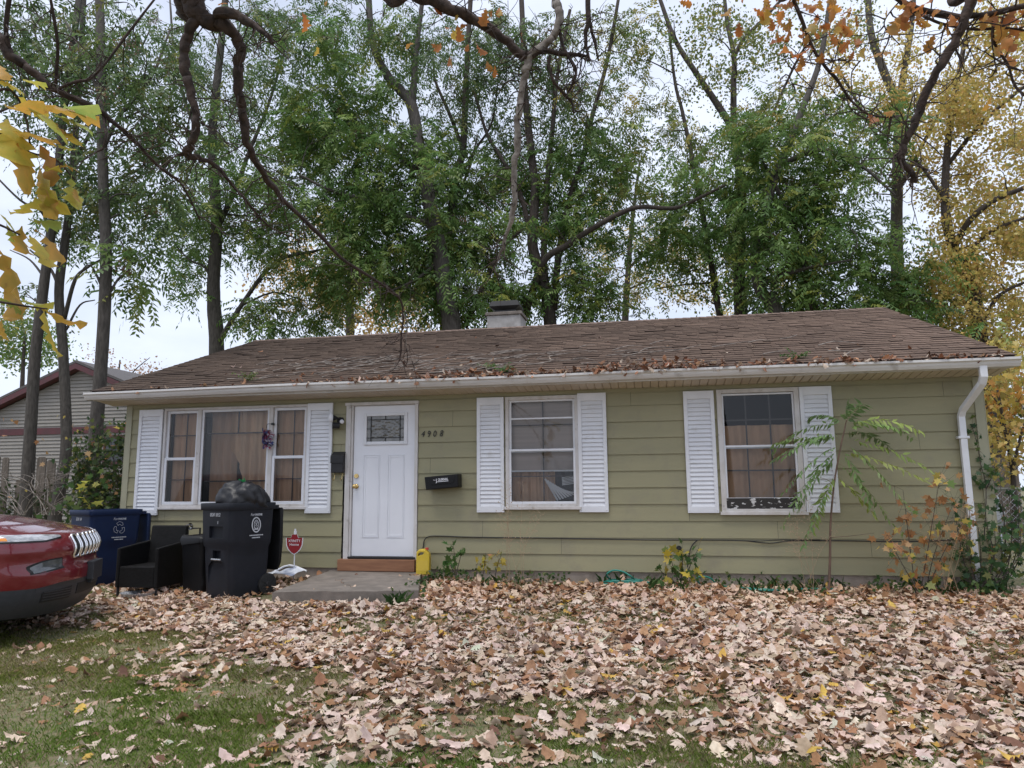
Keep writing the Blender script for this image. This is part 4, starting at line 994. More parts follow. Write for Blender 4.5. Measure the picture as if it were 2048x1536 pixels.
# ------------------------------------------------------------------ the red car (front end in view, rest built too)
M['car_red']=mat('dark_red_paint',(.15,.005,.013),.32,(.135,.0045,.011),3,coat=1.0,spec=.4)
M['car_black']=mat('black_bumper_plastic',(.028,.030,.036),.5,(.022,.024,.029),30,bump=.03,bscale=300)
M['car_hole']=mat('black_opening',(.006,.006,.007),.6)
M['chrome']=mat('chrome',(.92,.92,.93),.22,metal=1.0)
M['lens']=mat('clear_lamp_lens',(.50,.51,.53),.08,(.28,.29,.31),14,4,.4,.6,coat=1,spec=.8,stretch=(1,1,3))
M['smoke']=mat('smoked_lamp_lens',(.10,.11,.12),.1,(.045,.05,.055),10,4,coat=1)
M['amber']=mat('amber_lens',(.75,.26,.02),.15,coat=1)
M['carglass']=mat('car_glass',(.015,.017,.018),.05,spec=.9)
CL=[(.185,-.20,.78),(.21,-.11,.85),(.30,-.045,.895),(.37,-.02,.905),(.425,-.012,.912),(.465,-.01,.915),(.50,.0,.92),(.57,.004,.925),(.605,0,.928),(.635,-.032,.93),(.70,-.038,.93),(.738,-.034,.931),(.76,-.020,.933),(.79,-.018,.933),(.82,-.026,.93),(.865,-.05,.926),(.905,-.075,.915),(.932,-.12,.90),(.952,-.20,.885),(.98,-.32,.868),(1.02,-.5,.84),(1.075,-.8,.79),(1.115,-1.1,.72),(1.135,-1.3,.64)]
_cz=[a[0] for a in CL]; _cf=[a[1] for a in CL]; _ch=[a[2] for a in CL]
def S(u,z,off=0.0):
    def raw(u,z):
        fx=np.interp(z,_cz,_cf); hw=np.interp(z,_cz,_ch); a=.58; s=1 if u>=0 else -1; v=abs(u)
        if v<=1:
            an=v*PI/2; return np.array((fx-a+a*math.cos(an)**(2/2.35),s*hw*math.sin(an)**(2/2.7) if v>0 else 0,z))
        return np.array((fx-a-(v-1)*1.0,s*hw,z))
    p=raw(u,z)
    if off:
        e=1e-3; du=raw(u+e,z)-raw(u-e,z); dz=raw(u,z+e)-raw(u,z-e); n=np.cross(du,dz); n/=np.linalg.norm(n)+1e-12
        p=p+n*off
    return p
def uy(y,z):
    hw=np.interp(z,_cz,_ch); v=min(1,abs(y)/hw); u=math.asin(v**(2.7/2))/(PI/2); return u if y>=0 else -u
def patch(b,u0,u1,zl,zh,off,nu=16,nz=4,edge=.004):
    """a raised panel following the car's skin, from u0 to u1, between the curves zl(t) and zh(t)"""
    P=[];F=[]
    for i in range(nu+1):
        t=i/nu
        for j in range(nz+1):
            q=j/nz; z=zl(t)*(1-q)+zh(t)*q; P.append(S(u0+(u1-u0)*t,z,off if 0<i<nu and 0<j<nz else -edge if False else off))
    for i in range(nu):
        for j in range(nz): a=i*(nz+1)+j; F.append((a,a+nz+1,a+nz+2,a+1))
    # skirt back to the skin
    bd=[i*(nz+1) for i in range(nu+1)]+[nu*(nz+1)+j for j in range(1,nz+1)]+[i*(nz+1)+nz for i in range(nu-1,-1,-1)]+[j for j in range(nz-1,0,-1)]
    base=len(P)
    for k in bd:
        i,j=divmod(k,nz+1); t=i/nu; q=j/nz; z=zl(t)*(1-q)+zh(t)*q; P.append(S(u0+(u1-u0)*t,z,-.006))
    n=len(bd)
    for k in range(n): F.append((bd[k],base+k,base+(k+1)%n,bd[(k+1)%n]))
    b.add(P,F)
def car():
    F0=cz(186,1112,7.2); hd=math.radians(28)
    cx,cy=F0[0],F0[1]
    t=thing('parked_car','dark red car with chrome slotted grille nosing in from the left edge','car',(cx,cy,gz(cx-.5,cy)-.01),hd)
    us=list(np.linspace(-1,1,61)); us=[-3.9,-3.2,-2.4,-1.8,-1.3]+us+[1.3,1.8,2.4,3.2,3.9]
    def skin(zs,cap=False):
        b=MB(); rings=[]
        for z in zs: rings.append([tuple(S(u,z)) for u in us])
        b.loft(rings,False,cap,closed=True); return b
    zs=[a[0] for a in CL]
    skin([z for z in zs if z<=.466]).build('lower_bumper',M['car_black'],t,True,auto=35)
    skin([.465]+[z for z in zs if .466<z<=.953]).build('body',M['car_red'],t,True,auto=50)
    skin([.952]+[z for z in zs if z>.953],True).build('hood',M['car_red'],t,True,auto=50)
    b=MB(); b.box((-4.4,-.78,.20),(-.5,.78,.23)); b.build('underbody',M['car_hole'],t,True)
    # grille: seven chrome rimmed slots
    g=MB(); d=MB()
    for k in range(7):
        yc=(k-3)*.130; w_=.047; z0,z1,rr=.700,.905,.022
        loop=[]
        for (sy,sz,a0) in ((1,1,0),(-1,1,90),(-1,-1,180),(1,-1,270)):
            for q in range(4):
                a=math.radians(a0+30*q); loop.append((yc+sy*(w_-rr)+rr*math.cos(a),(z1-rr if sz>0 else z0+rr)+rr*math.sin(a)))
        full=[]
        for (ya,za),(yb,zb) in zip(loop,loop[1:]+loop[:1]):
            m=max(1,int(math.hypot(yb-ya,zb-za)/.03))
            full+=[(ya+(yb-ya)*q/m,za+(zb-za)*q/m) for q in range(m)]
        P=np.array([S(uy(yy,.82),zz,.006) for yy,zz in full]); n=len(P); rings=[]
        for q in range(n):
            T=P[(q+1)%n]-P[q-1]; T/=np.linalg.norm(T); u=np.cross(T,(1,0,.2)); u/=np.linalg.norm(u); v=np.cross(T,u)
            rings.append([tuple(P[q]+.0115*(math.cos(t_)*u+math.sin(t_)*v)) for t_ in np.arange(8)*PI/4])
        g.loft(rings+[rings[0]],False,False)
        patch(d,uy(yc-w_+.006,.82),uy(yc+w_-.006,.82),lambda q:.708,lambda q:.897,.003,4,12)
    gr=g.build('grille',M['chrome'],t,True,smooth=True); d.build('slot',M['car_hole'],gr,True)
    b=MB(); patch(b,uy(-.42,.75),uy(.42,.75),lambda q:.688,lambda q:.702,.004,30,1); b.build('grille_gap',M['car_hole'],t,True)
    for s in (-1,1):
        b=MB(); u0,u1=s*uy(.56,.93),s*1.42
        patch(b,u0,u1,lambda q:.876+.012*q+.028*max(0,1-q*6),lambda q:.928+.018*q-.012*max(0,1-q*5),.008,26,4); b.build('headlight',M['lens'],t,True,auto=50)
        hl=[o for o in t.children if o.name.startswith('headlight')][-1]
        b=MB(); patch(b,s*.84,s*1.06,lambda q:.888,lambda q:.910,.011,8,2); b.build('turn_signal',M['amber'],hl,True)
        b=MB(); patch(b,u0,u1,lambda q:.865+.012*q+.028*max(0,1-q*6),lambda q:.875+.012*q+.028*max(0,1-q*6),.006,26,1); b.build('lamp_trim',M['car_hole'],hl,True)
        # main lamp pod lower down in the bumper
        b=MB(); a,c=s*uy(.60,.7),s*uy(.84,.7)
        patch(b,a,c,lambda q:.628-.03*q,lambda q:.705-.055*q**2.5,.006,16,4); lp=b.build('fog_lamp',M['smoke'],t,True,auto=50)
        b=MB(); a2,c2=s*uy(.585,.7),s*uy(.855,.7); patch(b,a2,c2,lambda q:.618-.03*q,lambda q:.715-.055*q**2.5,.002,16,4); b.build('lamp_trim',M['car_hole'],lp,True)
        b=MB(); a,c=s*uy(.12,.4),s*uy(.80,.4); patch(b,a,c,lambda q:.43,lambda q:.495-.04*max(0,q-.6)*2,.0025,20,3); b.build('bumper_panel',M['car_black'],t,True,auto=50)
        b=MB(); a,c=s*uy(.46,.4),s*uy(.76,.4)
        patch(b,a,c,lambda q:.335,lambda q:.445-.03*q,.0045,14,3); vt=b.build('vent',M['car_hole'],t,True)
        b=MB()
        for z in (.355,.378,.401,.422): patch(b,a,c*.98,lambda q,z=z:z-.004,lambda q,z=z:z+.004,.008,14,1)
        b.build('slat',M['car_black'],vt,True)
    b=MB(); patch(b,uy(-.36,.4),uy(.36,.4),lambda q:.345+.02*abs(q-.5),lambda q:.452,.0052,24,3); b.build('intake',M['car_hole'],t,True)
    b=MB(); b.box((-.01,-.17,.455),(.055,.17,.635)); b.box((-.02,-.12,.42),(.03,.12,.475)); b.build('plate_bracket',M['car_black'],t,True,bevel=.008)
    # cabin
    def lv(x0,x1,h,z): return [(x+ (x1+x0)/2,y,z) for x,y,_ in rrect(abs(x1-x0),2*h,.28,0,6)]
    b=MB(); b.loft([lv(-1.15,-4.47,.84,1.04),lv(-1.45,-4.45,.80,1.2),lv(-2.0,-4.35,.72,1.5)],False,False); b.build('windscreen',M['carglass'],t,True,auto=45)
    b=MB(); b.loft([lv(-2.0,-4.35,.72,1.50),lv(-2.15,-4.3,.69,1.58),lv(-2.5,-4.1,.55,1.64),lv(-2.9,-3.8,.32,1.655)],False,True); b.build('roof',M['car_red'],t,True,auto=50)
    for x in (-.98,-3.68):
        for s in (-1,1):
            y1=s*.935; y0=s*.72
            b=MB(); b.tube([(x,y0,.36),(x,y0+s*.015,.36),(x,y1-s*.02,.36),(x,y1,.36)],[.33,.355,.355,.33],32); wh=b.build('wheel',M['rubber'],t,True,auto=40)
            b=MB()
            for k in range(5):
                b.box((-.035,-.006,.03),(.035,.006,.235),Matrix.Translation((x,y1,.36))@Matrix.Rotation(k*2*PI/5,4,'Y'))
            b.tube([(x,y1-s*.01,.36),(x,y1+s*.012,.36)],[.06,.05],14); b.build('rim',M['steel'],wh,True)
            b=MB(); n=18
            for k in range(n):
                a0,a1=PI*k/n-.12*(k==0),PI*(k+1)/n+.12*(k==n-1)
                P=[(x+rr*math.cos(a),yy,.36+rr*math.sin(a)) for a in (a0,a1) for rr,yy in ((.375,s*.90),(.375,s*.945),(.435,s*.94),(.435,s*.90))]
                b.add(P,[(0,1,5,4),(1,2,6,5),(2,3,7,6)])
            b.build('arch_trim',M['car_black'],t,True)
car()
# ------------------------------------------------------------------ foliage kit
def rotframe(d, up=None, r=None):
    d=d/(np.linalg.norm(d,axis=1,keepdims=True)+1e-9)
    a=np.where(np.abs(d[:,2:3])<.95,np.array([[0,0,1.]]),np.array([[1.,0,0]]))
    s=np.cross(d,a); s/=np.linalg.norm(s,axis=1,keepdims=True)+1e-9
    return d,s,np.cross(s,d)
def fronds(B,D,Ln,K,ll,lw,droop,r,colf,stem=False):
    """pinnate leaves: B base points, D directions, Ln lengths, K leaflet pairs; returns verts, quads, colours"""
    N=len(B); d,s,u=rotframe(D)
    t=np.linspace(.16,1.0,K)
    Vs=[];Cs=[]
    fc=colf(N,r)
    roll=r.uniform(-.7,.7,N)
    s2=s*np.cos(roll)[:,None]+u*np.sin(roll)[:,None]
    dr=(droop*r.uniform(.5,1.4,N))[:,None]
    def P(tt): return B+d*(Ln*tt)[:,None]+np.array([[0,0,-1.]])*(Ln*tt*tt)[:,None]*dr
    def T(tt):
        v=d*Ln[:,None]+np.array([[0,0,-1.]])*(2*Ln*tt)[:,None]*dr; return v/np.linalg.norm(v,axis=1,keepdims=True)
    for k,tt in enumerate(t):
        for sg in (-1,1):
            tk=tt+ (0.02*sg); p=P(np.full(N,tk)); ax=T(np.full(N,tk))
            j=r.normal(0,.22,(N,3))
            ld=sg*s2*.80+ax*.50+np.array([[0,0,-.42]])+j
            ld/=np.linalg.norm(ld,axis=1,keepdims=True)
            wd=ax-ld*(ax*ld).sum(1,keepdims=True)+r.normal(0,.25,(N,3)); wd/=np.linalg.norm(wd,axis=1,keepdims=True)+1e-9
            l=ll*r.uniform(.75,1.2,N)*(1-.25*abs(tt-.5)); w_=lw*r.uniform(.8,1.2,N)
            q=np.stack([p,p+ld*(l*.38)[:,None]+wd*(w_*.5)[:,None],p+ld*l[:,None],p+ld*(l*.38)[:,None]-wd*(w_*.5)[:,None]],1)
            Vs.append(q); Cs.append(np.repeat((fc*r.uniform(.82,1.18,(N,1)))[:,None,:],4,1))
    V=np.concatenate(Vs).reshape(-1,3); C=np.concatenate(Cs).reshape(-1,3)
    F=np.arange(len(V)).reshape(-1,4)
    if stem:
        SV=[];b=len(V); ts=np.linspace(0,1,6)
        Q=np.stack([P(np.full(N,x)) for x in ts],1); o=s*.0022
        A=np.stack([Q-o[:,None],Q+o[:,None]],2).reshape(N,12,3)
        idx=np.array([(2*i,2*i+1,2*i+3,2*i+2) for i in range(5)])
        SF=(b+np.arange(N)[:,None,None]*12+idx[None]).reshape(-1,4)
        V=np.vstack([V,A.reshape(-1,3)]); C=np.vstack([C,np.tile(np.array([[.16,.07,.03]]),(N*12,1))]); F=np.vstack([F,SF])
    return V,F,C
MAPLE=np.array([(0,-.5),(.10,-.28),(.42,-.30),(.26,-.06),(.52,.16),(.22,.17),(.0,.56),(-.22,.17),(-.52,.16),(-.26,-.06),(-.42,-.30),(-.10,-.28)])
def leaves(Pc,size,r,colf,shape='kite',hang=.6):
    N=len(Pc); d=r.normal(0,1,(N,3)); d[:,2]-=hang*1.5; d,s,u=rotframe(d)
    ro=r.uniform(0,2*PI,N)[:,None]; s2=s*np.cos(ro)+u*np.sin(ro)
    sz=(size*r.uniform(.6,1.25,N))[:,None]; c=colf(N,r)
    if shape=='kite':
        V=np.stack([Pc,Pc+d*sz*.45+s2*sz*.42,Pc+d*sz,Pc+d*sz*.45-s2*sz*.42],1).reshape(-1,3); F=np.arange(N*4).reshape(-1,4); C=np.repeat(c,4,0)
    else:
        n3=np.cross(d,s2); k=len(MAPLE); bend=r.uniform(-.25,.25,N)[:,None,None]
        V=Pc[:,None]+d[:,None]*sz[:,None]*(MAPLE[None,:,1:2]+.5)+s2[:,None]*sz[:,None]*MAPLE[None,:,0:1]+n3[:,None]*sz[:,None]*bend*np.abs(MAPLE[None,:,0:1])*2
        V=V.reshape(-1,3); F=np.arange(N*k).reshape(-1,k); C=np.repeat(c,k,0)
    return V,F,C
def pal(cols,wts,jit=.18):
    cols=np.array(cols); wts=np.array(wts)/sum(wts)
    def f(N,r): return cols[r.choice(len(cols),N,p=wts)]*r.uniform(1-jit,1+jit,(N,1))*r.uniform(1-jit*.3,1+jit*.3,(N,3))
    return f
GREEN=pal([(.115,.205,.062),(.155,.25,.07),(.215,.30,.09),(.29,.32,.075)],[4.5,5,3,1.4])
GREENDK=pal([(.095,.155,.060),(.125,.19,.065),(.20,.215,.07)],[5,4,1.5])
OLIVE=pal([(.17,.22,.06),(.26,.27,.075),(.12,.18,.055),(.44,.36,.10)],[4,4,3,1.5])
YELLOW=pal([(.62,.48,.15),(.54,.43,.13),(.40,.37,.12),(.64,.42,.16)],[5,4,2.5,1.5])
ORANGE=pal([(.50,.24,.05),(.45,.19,.05),(.52,.33,.08)],[4,3,2])
PALEYEL=pal([(.60,.42,.16),(.55,.36,.14),(.45,.35,.12)],[4,3,2])
SEED=pal([(.28,.17,.11),(.22,.13,.09)],[1,1])

DENS=.72
def tree(name,label,group,Y,limbs,clumps,bark,base=True,seed=0,gt=None,cat='tree'):
    """limbs: ([(px,py,dY)...], r0, r1); clumps: (px,py,rx,ry,n,kind,dYspread)"""
    r=RS(seed+100)
    b=MB(); SK=[];SKR=[]
    p0=limbs[0][0][0]; B0=at(p0[0],p0[1],Y+p0[2]); t=thing(name,label,cat,(B0[0],B0[1],-.15),0,group)
    for k,(pts,r0,r1) in enumerate(limbs):
        P=[at(x,y,Y+dy) for x,y,dy in pts]
        R=list(np.linspace(r0,r1,len(P)))
        if k==0 and base and P[0][2]>-.2:
            lean=(P[0]-P[1]); lean=lean/ max(abs(lean[2]),1e-3); h=P[0][2]+.3
            P=[P[0]+np.array((lean[0]*h*.35,0,-h))]+P; R=[r0*1.35]+R
        P,R=crom(np.array(P),np.array(R),5)
        b.tube(P,R,9 if r0>.06 else 6,rough=.06,rng=r)
        SK.append(P); SKR.append(R)
    b.build('trunk',bark,t,smooth=True)
    SKp=np.vstack(SK); SKr=np.concatenate(SKR)
    acc={}; tw=MB()
    for (px,py,rx,ry,n,kind,dys) in clumps:
        for _ in range(int(round(n*DENS*kind.get('dens',1)))):
            a=r.rand()*2*PI; q=math.sqrt(r.rand()); dy=r.uniform(-.55*dys,1.3*dys)
            tip=at(px+rx*q*math.cos(a),py+ry*q*math.sin(a),Y+dy)
            if tip[2]<.3: continue
            dd=np.linalg.norm(SKp-tip,axis=1)+np.maximum(0,SKp[:,2]-tip[2]+.2)*1.5
            i=int(np.argmin(dd)); A=SKp[i]; dist=np.linalg.norm(tip-A)
            m1=A+(tip-A)*.35+np.array((0,0,.10*dist))+r.normal(0,.06*dist,3); m2=A+(tip-A)*.72+np.array((0,0,.08*dist))+r.normal(0,.05*dist,3)
            rr=min(SKr[i]*.6,.012+.008*dist)
            P,R=crom(np.array([A,m1,m2,tip]),np.array([rr,rr*.75,rr*.45,.005]),3); tw.tube(P,R*1.15,4)
            SKp=np.vstack([SKp,P[4:]]); SKr=np.concatenate([SKr,R[4:]])
            ax=tip-m2; ax/=np.linalg.norm(ax)+1e-9
            L_,sz=kind.get('L',.5),kind.get('rad',.45)
            nf=kind['n']; nf=int(nf*r.uniform(.6,1.3))
            if kind['type']=='frond':
                ns=3; bases=[];dirs=[]
                for s in range(ns):
                    st=tip+r.normal(0,sz*.75,3)*np.array((1,1,.7)); tw.tube([m2+(tip-m2)*r.rand(),(tip+st)/2+r.normal(0,.05,3),st],[.008,.004],3)
                    k=max(1,nf//ns); dv=r.normal(0,1,(k,3)); dv[:,2]*=.55; dv[:,2]-=.10; dv/=np.linalg.norm(dv,axis=1,keepdims=True)
                    bases.append(np.tile(st,(k,1))+r.normal(0,.07,(k,3))); dirs.append(dv)
                Bs=np.vstack(bases); Ds=np.vstack(dirs)
                v,f,c=fronds(Bs,Ds,L_*r.uniform(.65,1.2,len(Bs)),kind.get('K',9),kind.get('ll',.125),kind.get('lw',.042),kind.get('droop',.42),r,kind['col'])
            else:
                Pc=tip+r.normal(0,1,(nf,3))*sz*np.array((.62,.62,.5))
                for s in range(2): tw.tube([m2+(tip-m2)*r.rand(),tip+r.normal(0,sz*.6,3)],[.006,.003],3)
                v,f,c=leaves(Pc,kind.get('size',.1),r,kind['col'],kind.get('shape','kite'))
            A_=acc.setdefault(kind.get('part','crown'),[[],[],[],0]); A_[0].append(v); A_[1].append(f+A_[3]); A_[2].append(c); A_[3]+=len(v)
            if kind.get('seed') and r.rand()<kind['seed']:
                Pc=tip+np.array((0,0,-.1))+r.normal(0,.12,(70,3))*np.array((1,1,.7)); v,f,c=leaves(Pc,.05,r,SEED)
                A_=acc.setdefault('crown',[[],[],[],0]); A_[0].append(v); A_[1].append(f+A_[3]); A_[2].append(c); A_[3]+=len(v)
    if tw.v: tw.build('branch',bark,t,smooth=True)
    for k,(v,f,c,_) in acc.items(): npmesh(k,np.vstack(v),[np.vstack(f)],M['leaf'],t,col=np.vstack(c))
    return t
FG=dict(type='frond',dens=1.22,n=18,L=.76,rad=.50,col=GREEN,seed=.05,ll=.175,lw=.056,K=9,droop=.5)
FD=dict(type='frond',dens=1.22,n=15,L=.64,rad=.46,col=GREENDK,seed=.14,droop=.75,ll=.155,lw=.05,K=8)
FO=dict(type='frond',n=13,L=.62,rad=.48,col=OLIVE,ll=.15,lw=.05,K=8)
YL=dict(type='leaf',n=95,rad=.36,size=.095,dens=1.9,col=YELLOW)
OL=dict(type='leaf',n=70,rad=.36,size=.095,dens=1.5,col=OLIVE)
PY=dict(type='leaf',n=90,rad=.6,dens=1.4,size=.16,col=PALEYEL)
OR=dict(type='leaf',n=70,rad=.55,size=.11,col=ORANGE)
TG='tall trees standing behind the bungalow'
LG='slender trees left of the bungalow'
# left group
tree('tree','slim grey trunk leaning right in front of the broken board fence, leftmost of its group',LG,3.6,
 [([(52,1000,0),(62,850,0),(70,720,0),(84,600,0),(103,460,.1),(114,380,.2),(125,240,.4),(150,60,.7),(165,-60,.9)],.125,.07),
  ([(103,460,.1),(80,420,-.3),(40,400,-.7),(-30,330,-1)],.04,.015),([(92,560,0),(60,520,.2),(20,500,.3)],.03,.01),([(125,240,.4),(90,150,.6),(60,20,.8)],.04,.02)],
 [(110,140,120,130,26,FD,1.5),(30,60,60,90,9,FD,1.2),(160,390,70,50,7,FD,1),(60,560,40,40,1,FD,.8)],M['bark'],seed=1)
tree('tree','grey forked trunk close beside the leaning one, in front of the pale neighbour house',LG,3.9,
 [([(112,1018,0),(124,960,0),(133,880,0),(126,700,0),(118,585,0),(128,500,.1),(137,430,.2),(146,330,.3),(160,150,.6),(170,-60,.9)],.125,.06),
  ([(118,585,0),(112,560,.1),(95,530,.2),(60,500,.3)],.05,.02),([(128,640,0),(150,560,-.2),(175,535,-.3),(200,520,-.4)],.05,.02),([(132,660,0),(160,610,.2),(190,600,.3)],.03,.012),([(146,330,.3),(190,250,.6),(250,160,.9),(300,60,1.1)],.05,.02)],
 [(200,330,90,70,13,FD,1.4),(250,420,70,55,9,FD,1.2),(190,60,90,70,12,FD,1.3),(165,470,50,30,3,FD,1)],M['bark'],seed=2)
tree('tree','straight pale grey trunk at the left front corner of the bungalow',LG,2.4,
 [([(183,1000,0),(190,890,0),(203,720,0),(210,600,0),(212,500,0),(206,350,.1),(203,200,.2),(201,60,.4),(196,-70,.6)],.125,.085),
  ([(210,590,0),(180,530,-.2),(150,560,-.3)],.025,.008),([(212,600,0),(235,560,.1),(262,530,.2),(240,480,.3)],.03,.01),([(205,300,.1),(240,230,.3),(300,160,.5),(340,60,.7)],.05,.02),([(203,200,.2),(170,120,.2),(130,40,.3)],.04,.015)],
 [(290,180,90,120,22,FD,1.2),(320,340,60,80,12,FD,1),(250,520,50,40,4,FG,.8),(230,60,70,70,8,FD,1)],M['bark'],seed=3)
# behind the house, from left to right
tree('tree','sturdy grey trunk with a long right hand limb behind the left end of the ridge',TG,9.2,
 [([(433,712,0),(428,620,0),(427,560,0),(433,460,0),(428,360,.1),(424,300,.2),(428,220,.3),(440,110,.5),(455,-50,.8)],.215,.10),
  ([(436,690,0),(452,660,0),(490,600,.1),(530,545,.2),(570,515,.3),(640,500,.5),(720,480,.7)],.085,.03),
  ([(430,570,0),(410,535,-.2),(380,520,-.3),(350,490,-.5)],.05,.015),([(433,460,0),(470,380,.3),(500,300,.6),(540,200,.9),(575,80,1.2)],.09,.03),([(424,300,.2),(380,230,.4),(350,120,.7),(340,0,1)],.07,.03)],
 [(390,420,80,90,22,FG,1.8),(470,120,100,110,26,FD,2),(520,420,70,90,18,FG,1.6),(380,560,45,45,6,FG,1.2),(600,560,100,70,16,FO,1.5),(330,120,60,100,14,FD,1.6),(560,60,70,70,12,FD,1.6),(450,300,60,80,12,FG,1.5),(560,640,80,30,12,FG,1.2),(640,590,60,50,8,FO,1.4)],M['bark'],seed=4)
tree('tree','thick trunk bending left behind the middle of the roof with dense green leaves',TG,9.0,
 [([(905,668,0),(892,600,0),(880,510,0),(868,450,0),(848,350,.1),(838,300,.1),(825,215,.2),(800,180,.3),(778,155,.4),(745,85,.6),(735,-50,.9)],.27,.09),
  ([(825,215,.2),(828,160,.2),(835,80,.4),(850,-40,.6)],.11,.06),([(868,450,0),(800,430,-.4),(730,400,-.7),(660,380,-1),(600,350,-1.2)],.09,.03),([(848,350,.1),(780,300,.3),(700,250,.5),(640,180,.8)],.08,.03),([(880,520,0),(830,560,-.5),(760,590,-.9)],.06,.02)],
 [(690,330,150,130,62,FG,2.2),(640,180,120,110,36,FG,2),(790,440,150,110,58,FG,2.2),(720,540,130,70,30,FG,2),(870,570,80,70,20,FG,1.5),(640,40,110,60,16,FD,2),(570,330,60,110,16,FG,1.8),(800,300,90,80,18,FG,1.5),(740,100,90,90,18,FG,1.8),(820,60,70,70,10,FD,1.6),(960,530,50,60,8,FG,1.3)],M['bark'],seed=5)
tree('tree','dark slim trunk right beside the thick bent one',TG,11.0,
 [([(890,640,0),(900,480,0),(908,376,0),(918,330,0),(926,300,.1),(930,222,.2),(933,143,.3),(940,20,.5),(945,-60,.6)],.15,.07),
  ([(926,300,.1),(900,230,.2),(870,160,.3),(868,120,.4)],.07,.03),([(908,376,0),(950,300,.2),(985,240,.3),(1000,120,.5)],.06,.02),([(905,420,0),(940,330,-.2),(955,270,-.3)],.05,.02)],
 [(930,120,110,110,26,FD,1.8),(880,330,80,70,12,FD,1.5),(960,220,80,60,10,FD,1.4),(960,400,60,60,8,FG,1.3)],M['bark_dark'],seed=6)
tree('tree','dark many stemmed tree with a long limb sweeping right behind the chimney',TG,10.5,
 [([(1100,640,0),(1085,560,0),(1066,496,0),(1068,430,0),(1070,376,.1),(1062,300,.2),(1050,180,.4),(1045,40,.6),(1040,-60,.8)],.19,.07),
  ([(1080,560,0),(1060,470,0),(1042,393,0),(1005,320,.2),(975,270,.3),(950,190,.5)],.10,.04),
  ([(1095,600,0),(1088,506,0),(1095,360,.1),(1105,260,.2),(1115,150,.3),(1140,20,.5)],.11,.05),
  ([(1108,620,0),(1117,513,0),(1141,393,.2),(1165,320,.3),(1180,250,.4),(1215,120,.7),(1240,-20,.9)],.11,.05),
  ([(1050,630,0),(1086,525,-.6),(1135,490,-.8),(1178,461,-1),(1240,427,-1.2),(1281,414,-1.3),(1350,416,-1.4),(1400,395,-1.5),(1450,370,-1.6)],.105,.035),
  ([(930,655,-.8),(958,590,-.8),(985,530,-.8),(1020,480,-.7),(1060,450,-.5)],.08,.035),([(1020,480,-.7),(1000,440,-.9),(960,400,-1)],.04,.015)],
 [(1120,370,120,110,44,FG,2),(1110,590,120,60,28,FG,1.6),(980,460,100,90,24,FG,1.6),(1040,170,120,110,24,FD,1.8),(1250,560,90,60,14,FO,1.5),(1220,220,80,90,14,FO,1.6),(1000,590,60,50,12,FG,1.3),(1330,460,80,50,14,FG,1.3),(1180,480,70,60,12,FG,1.4),(1080,60,110,50,12,FD,1.6),(1190,60,100,60,12,FO,1.6),(1180,300,80,60,14,FG,1.5),(1000,320,70,60,12,FG,1.4),(1230,380,70,60,10,FO,1.5),(1150,200,70,60,10,FD,1.5)],M['bark_dark'],seed=7)
tree('tree','dark trunk forking into three thin stems behind the right half of the ridge',TG,11.5,
 [([(1482,632,0),(1479,570,0),(1478,512,0),(1481,440,0),(1483,376,0),(1475,310,0),(1467,262,0),(1430,202,.3),(1386,137,.5),(1348,75,.7),(1310,-30,.9)],.19,.06),
  ([(1467,262,0),(1467,180,.1),(1468,113,.2),(1455,50,.4),(1445,-40,.6)],.10,.05),([(1468,113,.2),(1490,75,.3),(1530,35,.5),(1580,-20,.7)],.07,.04),
  ([(1440,634,0),(1430,580,0),(1418,500,0),(1400,400,0),(1385,320,.1),(1365,225,.3),(1350,165,.5),(1338,60,.7)],.10,.04),
  ([(1483,400,0),(1510,330,.3),(1545,230,.6),(1590,130,.9),(1640,40,1.2)],.06,.025)],
 [(1420,420,100,90,26,FG,1.8),(1400,120,120,100,22,OL,2),(1300,330,80,90,14,OL,1.8),(1520,150,100,90,16,OL,2),(1340,540,90,60,14,OL,1.6),(1300,110,80,90,16,FO,1.6),(1430,260,100,70,12,OL,1.8),(1420,560,70,50,10,OL,1.5),(1300,230,70,70,10,FO,1.6),(1380,330,60,60,10,FO,1.5),(1450,60,80,60,10,OL,1.6),(1580,60,70,70,10,OL,1.6)],M['bark_dark'],seed=8)
tree('tree','slanting trunk behind the ridge under a dense green mass of hanging leaves',TG,9.6,
 [([(1556,632,0),(1535,600,0),(1517,570,0),(1510,500,.1),(1530,420,.1),(1560,330,.3),(1600,230,.5),(1640,120,.8),(1660,0,1)],.17,.06),
  ([(1622,620,.3),(1612,540,.3),(1598,480,.3),(1570,410,.2),(1530,330,0)],.10,.04),([(1560,330,.3),(1640,300,0),(1720,330,-.4),(1790,390,-.8)],.08,.025),([(1517,570,0),(1600,540,-.5),(1700,520,-1)],.07,.02)],
 [(1530,330,150,85,38,FG,2),(1660,330,150,120,36,FG,2.2),(1690,470,150,80,28,FG,2),(1730,575,140,60,30,FG,1.8),(1600,240,110,70,20,FO,1.8),(1570,560,90,60,18,FG,1.6),(1820,610,50,70,12,FG,1.4),(1540,470,90,70,16,FG,1.6)],M['bark'],seed=9)
tree('tree','upright grey trunk forking high among yellow leaves right of the green mass',TG,13.0,
 [([(1800,640,0),(1795,540,0),(1793,444,0),(1796,308,0),(1796,215,.1),(1768,143,.3),(1741,61,.6),(1735,-50,.9)],.20,.09),
  ([(1796,215,.1),(1813,113,.3),(1823,51,.5),(1830,-40,.7)],.11,.06),([(1796,380,0),(1850,280,-.3),(1900,180,-.6),(1960,60,-.9)],.07,.025),([(1796,330,0),(1740,250,.3),(1690,160,.6),(1640,80,.9)],.06,.025)],
 [(1740,140,120,120,26,YL,2),(1680,40,100,60,10,OL,1.6),(1760,300,90,70,12,OL,1.6),(1640,200,90,80,10,YL,1.8)],M['bark'],seed=10)
